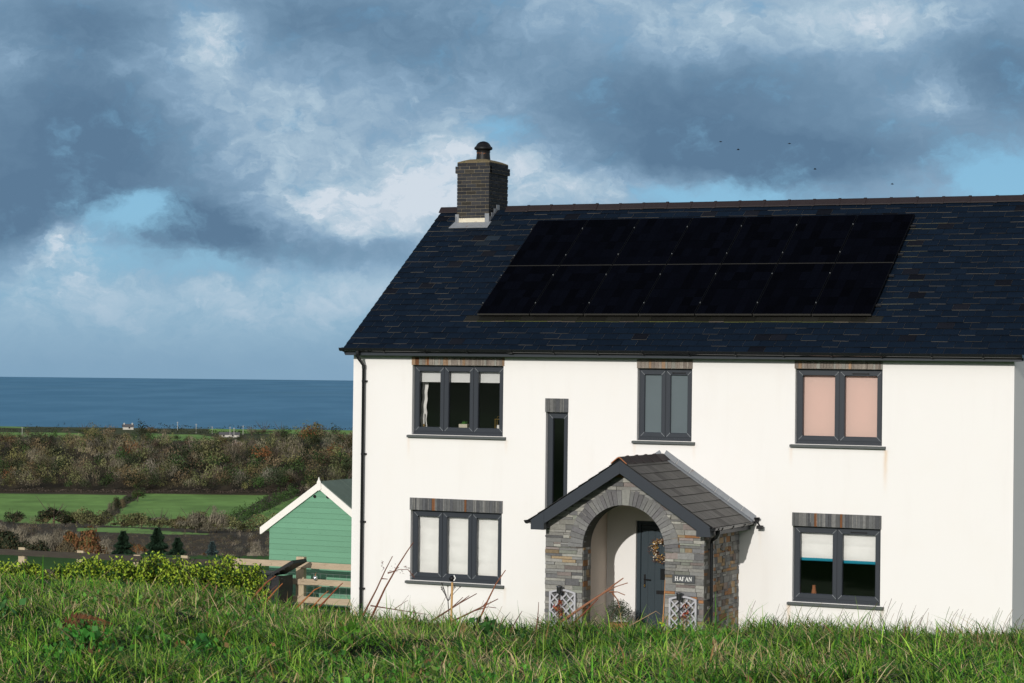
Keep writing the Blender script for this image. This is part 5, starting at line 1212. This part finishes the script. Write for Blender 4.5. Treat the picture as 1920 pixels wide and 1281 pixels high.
# ================================================================== TREES
def tangent_quads(P, nrm, a, b, rng, jt=.45, upright=False):
    m = nrm+rng.normal(0, jt, P.shape); m /= np.linalg.norm(m, axis=1)[:, None]
    ref = np.tile(np.array([0, 0, 1.0]), (len(P), 1))+rng.normal(0, .25, P.shape) if upright else rng.normal(size=P.shape)
    v = np.cross(m, ref); v /= np.linalg.norm(v, axis=1)[:, None]; u = np.cross(v, m); u, v = u*a[:, None], v*b[:, None]
    return np.stack([P-u, P+v*.6-u*.2, P+u, P-v*.6+u*.1], 1)
def crown_quads(rng, n, kind):
    """unit crown (radius 1, centre at z=1) as many small leaf or twig quads; returns V, colour"""
    lumps = int(rng.integers(8, 13))
    if kind == 'conifer':
        h = rng.random(n)**.62; rad_ = (1-h)**.85*(.72+.28*np.sin(h*46+rng.uniform(0, 6)))*np.sqrt(rng.uniform(.15, 1, n)); a = rng.integers(0, 9, n)*2*PI/9+h*3+rng.normal(0, .22, n)
        P_ = np.stack([rad_*np.cos(a)*.62, rad_*np.sin(a)*.62, h*2.05-.16*rad_], 1); d = np.stack([np.cos(a), np.sin(a), -.25+rng.normal(0, .25, n)], 1); e = np.cross(d, rng.normal(size=(n, 3))); e /= np.linalg.norm(e, axis=1)[:, None]
        V = np.stack([P_-d*.07, P_+e*.026, P_+d*.07, P_-e*.026], 1); lum = rng.uniform(.55, 1.3, n)
        return V, lum
    P_, k, e0 = leafcloud(rng, n, .98, .98, .92, lumps, .5 if kind != 'bare' else .25); P_[:, 2] += 1.0
    lm = rng.uniform(.72, 1.28, lumps)[k]
    out = P_-np.array([0, 0, .75]); out /= np.linalg.norm(out, axis=1)[:, None]; nrm = e0*.75+out*.6; nrm /= np.linalg.norm(nrm, axis=1)[:, None]
    if kind == 'bare': V = tangent_quads(P_, nrm, rng.uniform(.05, .13, n), rng.uniform(.012, .034, n), rng, .40, True)
    else: s = rng.uniform(.035, .08, n); V = tangent_quads(P_, nrm, s, s, rng, .45)
    return V, lm*rng.uniform(.8, 1.2, n)
PAL = {'dark': (.022, .030, .013), 'green': (.032, .062, .016), 'olive': (.108, .112, .046), 'brown': (.112, .088, .048), 'bare': (.165, .148, .104), 'palebare': (.210, .185, .135), 'rust': (.140, .064, .024), 'conifer': (.020, .046, .024), 'blue': (.060, .095, .095), 'purple': (.072, .056, .044)}
KIND = {'bare': 'bare', 'palebare': 'bare', 'brown': 'leaf', 'conifer': 'conifer', 'blue': 'conifer', 'purple': 'bare'}
def tree(u, vt, wpx, F, kind, label, cat='tree', n=900, name=None, group='trees in the valley', sink=0.0, ztop=None):
    x, y = at(u, F); zg = gz(x, y)-sink; zt = CAM[2]-F*(vt-(677+.0115*u))/4400 if ztop is None else ztop
    H = max(1.2, zt-zg); R_ = max(wpx*F/4400/2, (.40 if KIND.get(kind) == 'conifer' else .30)*H if F < 400 else 0); n = int(n*2.6); rng = np.random.default_rng(int(u*7+F)+5000)
    kd = KIND.get(kind, 'leaf'); fs_ = float(np.clip(1.7/R_, .40, 1)) if F < 420 and kd == 'bare' else 1.0; n = int(n/fs_)
    V, lum = crown_quads(rng, n, kd); vc_ = V.mean(1, keepdims=True); V = vc_+(V-vc_)*np.array([fs_, fs_, fs_]); t = thing(name or ('conifer' if kd == 'conifer' else 'bush' if cat == 'bush' else 'tree'), label, cat, (x, y, zg), group)
    if kd == 'conifer': V = V*np.array([R_/.62*1.25, R_/.62*1.25, H/2.05*1.0])+np.array([x, y, zg])
    else:
        CHT = min(H*(1.2 if F > 400 else .95), max(2.3*R_, H*(1.15 if F > 400 else .92))); V = V*np.array([R_, R_, CHT/2.0])+np.array([x, y, zt-CHT*1.0])
    c2 = np.array(PAL[kind])*lum[:, None]
    if kind == 'rust': m_ = rng.random(n) < .3; c2[m_] = np.array([.07, .06, .02])*lum[m_, None]
    if kind in ('dark', 'olive', 'green'): m_ = rng.random(n) < .2; c2[m_] = np.array([.08, .06, .03])*lum[m_, None]
    quads_mesh('crown', V, c2, 'foliage', t)
    b = MB(); r = max(.06, R_*.055); top = zg+H*(.9 if kd == 'conifer' else .6)
    b.tube([(x, y, zg-.4), (x+.02*R_, y, (zg+top)/2), (x+.05*R_, y+.03*R_, top)], [r*1.2, r, r*.3], 7)
    if kd != 'conifer':
        for k in range(7):
            a = k*2.4+rng.uniform(0, 1); z0_ = zg+H*rng.uniform(.18, .45); l = R_*rng.uniform(.5, .85)
            b.tube([(x, y, z0_), (x+l*.5*math.cos(a), y+l*.5*math.sin(a), z0_+l*.55), (x+l*math.cos(a), y+l*math.sin(a), z0_+l*1.25)], [r*.5, r*.33, r*.12], 5)
    b.build('trunk', ['bark'], t); return t
TREES = [
 (158, 972, 62, 255, 'rust', 'rust brown beech tree rising behind the weathered fence', 2600),
 (186, 1003, 40, 235, 'rust', 'lower rust brown tree right of the beech', 1500),
 (128, 1000, 45, 245, 'brown', 'brown tree just left of the rust beech', 1500),
 (236, 998, 46, 165, 'conifer', 'dark conifer nearest the rust beech', 2600),
 (300, 992, 38, 190, 'conifer', 'tallest pointed dark conifer behind the hedge', 2600),
 (338, 1010, 30, 190, 'conifer', 'smaller dark conifer right of the tallest one', 1600),
 (403, 1017, 42, 130, 'blue', 'blue-grey spruce behind the last fence post before the shed', 2400),
 (105, 945, 80, 776, 'dark', 'broad dark round tree at the edge of the left field', 1100),
 (128, 952, 41, 776, 'green', 'dark green tree touching the broad round tree', 700),
 (148, 953, 48, 776, 'olive', 'olive tree right of the dark round tree', 700),
 (172, 949, 36, 776, 'dark', 'small dark tree at the corner of the middle field', 700),
 (186, 962, 56, 776, 'brown', 'round brownish tree below the field corner', 800),
 (30, 955, 53, 776, 'dark', 'dark tree above the bare thicket at the far left', 700),
 (232, 974, 48, 776, 'brown', 'brown hedgerow tree below the middle field', 700),
 (252, 967, 36, 776, 'olive', 'olive hedgerow tree under the middle field', 700),
 (270, 960, 43, 776, 'dark', 'dark round hedgerow tree under the middle field', 800),
 (303, 964, 63, 776, 'bare', 'bare brown twiggy tree below the middle field', 1100),
 (327, 974, 53, 776, 'purple', 'purplish bare tree beside the low hedge', 900),
 (372, 954, 75, 706, 'bare', 'large bare rounded tree between the two right fields', 1500),
 (352, 966, 48, 706, 'brown', 'brown tree left of the large bare tree', 800),
 (411, 940, 43, 706, 'palebare', 'tall pale bare tree at the hedge between the fields', 900),
 (396, 980, 73, 706, 'bare', 'low bare bush below the large bare tree', 900),
 (437, 974, 63, 742, 'olive', 'olive bushy tree below the right hand field', 900),
 (460, 984, 31, 742, 'green', 'small green tree left of the shed eaves', 600),
 (488, 983, 41, 742, 'dark', 'dark tree right beside the shed eaves', 600),
 (262, 912, 32, 985, 'green', 'dark green tree at the top corner between the fields', 700),
 (222, 928, 24, 900, 'dark', 'dark bush on the hedge bank between the fields', 500),
 (234, 932, 18, 915, 'brown', 'small brown bush on the hedge bank between the fields', 400),
 (212, 936, 20, 880, 'bare', 'bare bush at the lower end of the hedge bank', 400),
 (15, 985, 95, 205, 'dark', 'large shadowed evergreen at the left edge above the fence', 2600),
 (60, 1004, 80, 200, 'dark', 'dark evergreen left of the first conifer group', 2200),
 (100, 1016, 60, 195, 'green', 'low dark green tree above the second fence post', 1600),
 (-60, 975, 110, 210, 'dark', 'shadowed evergreen beyond the left edge of the picture', 1200),
 (8, 957, 60, 330, 'palebare', 'pale bare thicket tree at the far left', 1600),
 (45, 966, 60, 320, 'palebare', 'pale bare thicket tree behind the dark evergreens', 1700),
 (80, 972, 56, 315, 'palebare', 'pale bare tree in the middle of the thicket', 1700),
 (112, 978, 50, 310, 'palebare', 'pale bare thicket tree left of the rust beech', 1500),
 (140, 983, 40, 300, 'bare', 'grey bare tree hidden partly by the rust beech', 1300),
 (208, 990, 44, 300, 'palebare', 'pale bare tree between beech and first conifer', 1400),
 (268, 1014, 50, 240, 'palebare', 'pale bare bush between the two dark conifers', 1200),
 (262, 1003, 40, 330, 'rust', 'low rust coloured bush behind the two conifers', 900),
 (372, 1020, 50, 220, 'palebare', 'pale bare bush left of the blue-grey spruce', 1200),
 (392, 1028, 40, 200, 'rust', 'reddish low bush behind the blue-grey spruce', 900),
 (485, 1012, 60, 170, 'palebare', 'fine twigged pale bush against the left side of the shed', 2000),
 (448, 1030, 56, 180, 'palebare', 'pale bush between blue-grey spruce and shed', 1600),
 (520, 1005, 60, 190, 'bare', 'bare bush hidden behind the shed corner', 900),
 (285, 799, 32, 1330, 'brown', 'round brown tree on the skyline right of the white farmhouse', 600),
 (272, 803, 22, 1330, 'dark', 'small dark tree beside the white farmhouse', 400),
 (313, 802, 20, 1330, 'bare', 'grey bare tree alone on the skyline', 400),
 (178, 800, 14, 1330, 'green', 'small dark green tree on the skyline left of the farmhouse', 300),
 (160, 802, 36, 1330, 'green', 'wide low green tree on the skyline left of the farmhouse', 400),
 (216, 802, 18, 1330, 'brown', 'little brown tree just left of the farmhouse', 300),
 (125, 802, 18, 1330, 'bare', 'grey bare tree on the far left skyline', 300),
 (474, 799, 26, 1330, 'bare', 'pale bare tree behind the long white building', 400),
 (497, 806, 44, 1380, 'brown', 'brown tree right of the long white building', 500),
 (530, 808, 40, 1370, 'dark', 'dark tree right of the long white building', 500),
 (575, 803, 34, 1330, 'palebare', 'pale bare tree on the plateau above the shed roof', 400),
 (610, 806, 30, 1330, 'palebare', 'pale bare tree near the house corner on the plateau', 400),
 (309, 816, 14, 1275, 'palebare', 'thin pale bare tree in the small plateau field', 250),
 (335, 822, 10, 1270, 'brown', 'tiny brown bush in the small plateau field', 200),
]
for (u, vt, w, F, kd, lab, n) in TREES: tree(u, vt, w, F, kd, lab, 'bush' if 'bush' in lab else 'tree', n, None, 'trees and bushes across the valley')

def hedge(name, pts, wid, hgt, kind, label, n, cat='hedge', seed=1):
    rng = np.random.default_rng(seed); P_ = np.array([at(u, F) for u, F in pts]); seg = np.linalg.norm(np.diff(P_, axis=0), axis=1); tot = seg.sum(); s = rng.uniform(0, tot, n); cum = np.concatenate([[0], np.cumsum(seg)])
    x, y = np.interp(s, cum, P_[:, 0]), np.interp(s, cum, P_[:, 1]); hh = hgt*(.45+1.0*vnoise(s/6.0, s*0, seed)*(.6+.8*vnoise(s/2.2, s*0+9, seed)))
    a = rng.uniform(0, 2*PI, n); r = np.sqrt(rng.random(n))*wid; f = rng.random(n)**.55
    x = x+r*np.cos(a)*(1.1-f*.7); y = y+r*np.sin(a)*(1.1-f*.7); z = ground_z(x, y)+hh*f; Q = np.stack([x, y, z], 1); sz = rng.uniform(.25, .55, n)
    c = np.array(PAL[kind])*rng.uniform(.5, 1.5, (n, 1))*(.7+.7*vnoise(s/4, s*0+3, seed))[:, None]
    o = quads_mesh(name, leaf_quads(Q, sz*1.5, sz, rng, .2), c, 'foliage'); return tag(o, label, cat)
hedge('hedgerow', [(424, 785), (470, 870), (520, 955), (562, 1040)], 1.9, 5.2, 'green', 'dark hedge climbing diagonally between the two right hand fields', 3800, seed=3)
hedge('hedgerow', [(185, 850), (215, 900), (250, 985), (275, 1045)], 1.3, 2.6, 'dark', 'short hedge bank between left and middle fields', 1500, seed=5)
hedge('hedgerow', [(150, 762), (250, 775), (330, 760), (420, 735), (520, 715)], 2.4, 4.4, 'olive', 'low hedge above the lowest field', 5200, seed=7)
hedge('hedgerow', [(-500, 1048), (0, 1044), (240, 1046), (500, 1058), (700, 1060), (1100, 1065)], 1.6, 1.6, 'purple', 'long reddish brown hedge bank at the foot of the wooded hill', 5200, seed=9)
hedge('hedgerow', [(-400, 1338), (0, 1338), (165, 1340)], 1.2, 2.2, 'dark', 'dark hedge along the plateau field at the left', 1400, seed=11)
hedge('hedgerow', [(285, 1352), (360, 1345), (430, 1340), (500, 1345)], 1.2, 2.6, 'dark', 'dark hedge above the small plateau field', 1400, seed=12)
hedge('hedgerow', [(300, 1448), (420, 1452), (600, 1452), (900, 1450)], 1.2, 2.4, 'dark', 'hedge line on the far plateau behind the white building', 1600, seed=13)

def wood(name, count, area, sizes, kinds, nq, seed, keep=None):
    rng = np.random.default_rng(seed); protos = []
    for k, (w, kd) in enumerate(kinds):
        for r in range(3): V, l = crown_quads(rng, nq, KIND.get(kd, 'leaf')); protos.append((V, l, kd, w))
    pw = np.array([p_[3] for p_ in protos]); pw = pw/pw.sum(); u = rng.uniform(area[0], area[1], count); F = rng.uniform(area[2], area[3], count)
    m_ = np.zeros(count, bool)
    for f in FIELDS: m_ |= inpoly(u, F, f) | inpoly(u, F-6, f)
    if keep is not None: m_ |= ~keep(u, F, rng)
    u, F = u[~m_], F[~m_]; x, y = at(u, F); z = ground_z(x, y); cl = fbm(x/38, y/38, seed+3, 3); VS, CS = [], []
    for i in range(len(u)):
        k = rng.choice(len(protos), p=pw)
        if cl[i] > .54 and rng.random() < .5: k = rng.integers(0, 3)
        V, l, kd, _ = protos[k]; s = rng.uniform(*sizes)*(float(np.interp(F[i], [1165, 1240], [1, .38 if not (165 < u[i] < 218 or 264 < u[i] < 282 or 500 < u[i]) else .85])) if name == 'woodland' else 1.0); a = rng.uniform(0, 2*PI); c, sn = math.cos(a), math.sin(a)
        Q = V@np.array([[c, sn, 0], [-sn, c, 0], [0, 0, 1]])*np.array([s, s, s*rng.uniform(.95, 1.35)])+np.array([x[i], y[i], z[i]-.25*s]); VS.append(Q.astype(np.float32))
        CS.append((np.array(PAL[kd])*l[:, None]*rng.uniform(.5, 1.45)*np.array([rng.uniform(.92, 1.1), 1, rng.uniform(.85, 1.1)])).astype(np.float32))
    o = quads_mesh(name, np.concatenate(VS), np.concatenate(CS), 'foliage'); o['kind'] = 'stuff'; return o
wood('woodland', 1900, (-350, 1150, 1045, 1246), (2.6, 7.6), [(2.0, 'bare'), (3.2, 'olive'), (2.2, 'brown'), (3.2, 'dark'), (2.0, 'green'), (.9, 'palebare'), (.35, 'rust'), (1.2, 'purple')], 270, 17)
wood('hilltop_scrub', 520, (-350, 1150, 1246, 1360), (.5, 1.2), [(2, 'dark'), (2, 'purple'), (1.5, 'brown'), (.6, 'olive')], 90, 23)
wood('plateau_bushes', 160, (-350, 1150, 1360, 1450), (.8, 1.8), [(2, 'dark'), (1, 'brown'), (1, 'bare')], 80, 29)
wood('valley_scrub', 2200, (-420, 1100, 130, 660), (1.0, 2.0), [(2.5, 'purple'), (2, 'bare'), (1.5, 'brown'), (1.2, 'dark'), (.8, 'palebare')], 130, 31, keep=lambda u, F, r: (r.random(len(u)) < F/560) & ~((u > 130) & (u < 440) & (F > 500)))
wood('heath', 1500, (130, 440, 500, 655), (.45, .85), [(3, 'purple'), (2, 'brown'), (1, 'dark'), (1, 'bare')], 80, 47)
wood('valley_bushes', 260, (-420, 1100, 660, 800), (1.2, 2.3), [(2, 'bare'), (2, 'brown'), (1.5, 'dark'), (1, 'olive')], 120, 37)

# ---- far buildings and poles on the plateau
def far_house(u, F, w, d, h, rh, label, name, chimneys=(), windows=(), rot=0.0):
    x, y = at(u, F); zg = gz(x, y); t = thing(name, label, 'farmhouse' if name == 'farmhouse' else 'building', (x, y, zg)); c, s = math.cos(YAW+rot), math.sin(YAW+rot)
    T = lambda a, b, z: (x+a*c-b*s, y+a*s+b*c, zg+z)
    b = MB(); b.hexa([T(-w/2, 0, -1.5), T(-w/2, d, -1.5), T(w/2, d, -1.5), T(w/2, 0, -1.5), T(-w/2, 0, h), T(-w/2, d, h), T(w/2, d, h), T(w/2, 0, h)])
    for e in (-w/2, w/2): b.add([T(e, 0, h), T(e, d, h), T(e, d/2, h+rh-.12)], [(0, 1, 2)])
    b.build('wall', ['pale_wall'], t)
    b = MB(); o_ = .35
    for y0 in (-o_, d+o_):
        b.hexa([T(-w/2-o_, y0, h-rh*o_*2/d), T(w/2+o_, y0, h-rh*o_*2/d), T(w/2+o_, d/2, h+rh), T(-w/2-o_, d/2, h+rh), T(-w/2-o_, y0, h+.15-rh*o_*2/d), T(w/2+o_, y0, h+.15-rh*o_*2/d), T(w/2+o_, d/2, h+rh+.15), T(-w/2-o_, d/2, h+rh+.15)])
    rf = b.build('roof', ['grey_roof'], t)
    for cx in chimneys:
        b = MB(); b.hexa([T(cx-.35, d/2-.45, h), T(cx-.35, d/2+.45, h), T(cx+.35, d/2+.45, h), T(cx+.35, d/2-.45, h), T(cx-.35, d/2-.45, h+rh+.8), T(cx-.35, d/2+.45, h+rh+.8), T(cx+.35, d/2+.45, h+rh+.8), T(cx+.35, d/2-.45, h+rh+.8)]); b.build('chimney', ['pale_wall'], rf)
    for wx, wz in windows:
        b = MB(); b.hexa([T(wx-.5, -.06, wz), T(wx-.5, .05, wz), T(wx+.5, .05, wz), T(wx+.5, -.06, wz), T(wx-.5, -.06, wz+1.1), T(wx-.5, .05, wz+1.1), T(wx+.5, .05, wz+1.1), T(wx+.5, -.06, wz+1.1)]); b.build('window', ['black'], t)
far_house(243, 1400, 6.0, 4.0, 1.7, 1.4, 'white farmhouse with chimneys among trees on the skyline', 'farmhouse', (-2.4, 2.4), ((0.6, .6),), .25)
far_house(432, 1300, 11.0, 4, 1.5, 1.1, 'long low white building on the plateau by two poles', 'low_building', (), ((-3, .4), (2, .4)))
for (u, F, h, lab) in ((44, 1290, 4.5, 'white pole at the far left of the plateau'), (433.5, 1292, 6.0, 'taller pole in front of the long white building'), (441, 1292, 5.6, 'second pole in front of the long white building'), (458, 1340, 5.5, 'pole right of the long white building'), (370, 1360, 5.5, 'pole left of the long white building'), (335, 1400, 5, 'faint pole on the skyline right of the lone bare tree'), (400, 1350, 4.5, 'short pole nearest the long white building on its left')):
    x, y = at(u, F); z = gz(x, y); t = thing('utility_pole', lab, 'pole', (x, y, z), 'poles on the plateau'); b = MB(); b.tube([(x, y, z-.5), (x, y, z+h)], [.15, .12], 7); b.build('shaft', ['pole'], t)
    b = MB(); b.tube([(x-.6*HR[0], y-.6*HR[1], z+h-.5), (x+.6*HR[0], y+.6*HR[1], z+h-.5)], .09, 6); b.build('crossarm', ['pole'], t)

# ---- birds
BL = ('leftmost of the five small dark birds above the roof', 'dark bird just below and right of the leftmost bird', 'dark bird highest on the right above the roof', 'dark bird low in the sky above the right solar panels', 'dark bird with raised wings nearest the ridge at the right')
for i, (u, v) in enumerate(((1351, 266), (1384, 281), (1480, 269.5), (1528, 317.5), (1673, 345.5))):
    c = Vector(p3(u, v, 260)); o = MB(); r = Vector((HR[0], HR[1], 0)); f = Vector((HF[0], HF[1], 0)); z = Vector((0, 0, 1)); body = [c-r*.16, c-r*.09+z*.01, c, c+r*.09+z*.01, c+r*.15+z*.02, c+r*.19+z*.015]
    o.tube([tuple(q) for q in body], [.008, .035, .05, .042, .028, .006], 8); up = .10 if i != 4 else .2
    for sg in (1, -1):
        a, b_2 = c+f*sg*.03, c+f*sg*.17+z*up*(1 if i % 2 else -.15); d = c+f*sg*.30+z*up*.6-r*.05
        for p0, p1, w0, w1 in ((a, b_2, .07, .06), (b_2, d, .06, .01)):
            o.hexa([tuple(p0+r*w0), tuple(p0-r*w0), tuple(p1-r*w1), tuple(p1+r*w1), tuple(p0+r*w0+z*.008), tuple(p0-r*w0+z*.008), tuple(p1-r*w1+z*.008), tuple(p1+r*w1+z*.008)])
    o.add([tuple(c-r*.14), tuple(c-r*.24+f*.04), tuple(c-r*.24-f*.04), tuple(c-r*.14+z*.015)], [(0, 1, 2), (3, 2, 1), (0, 3, 1), (0, 2, 3)])
    tag(o.build('bird', ['bird']), BL[i], 'bird', 'birds flying over the roof')
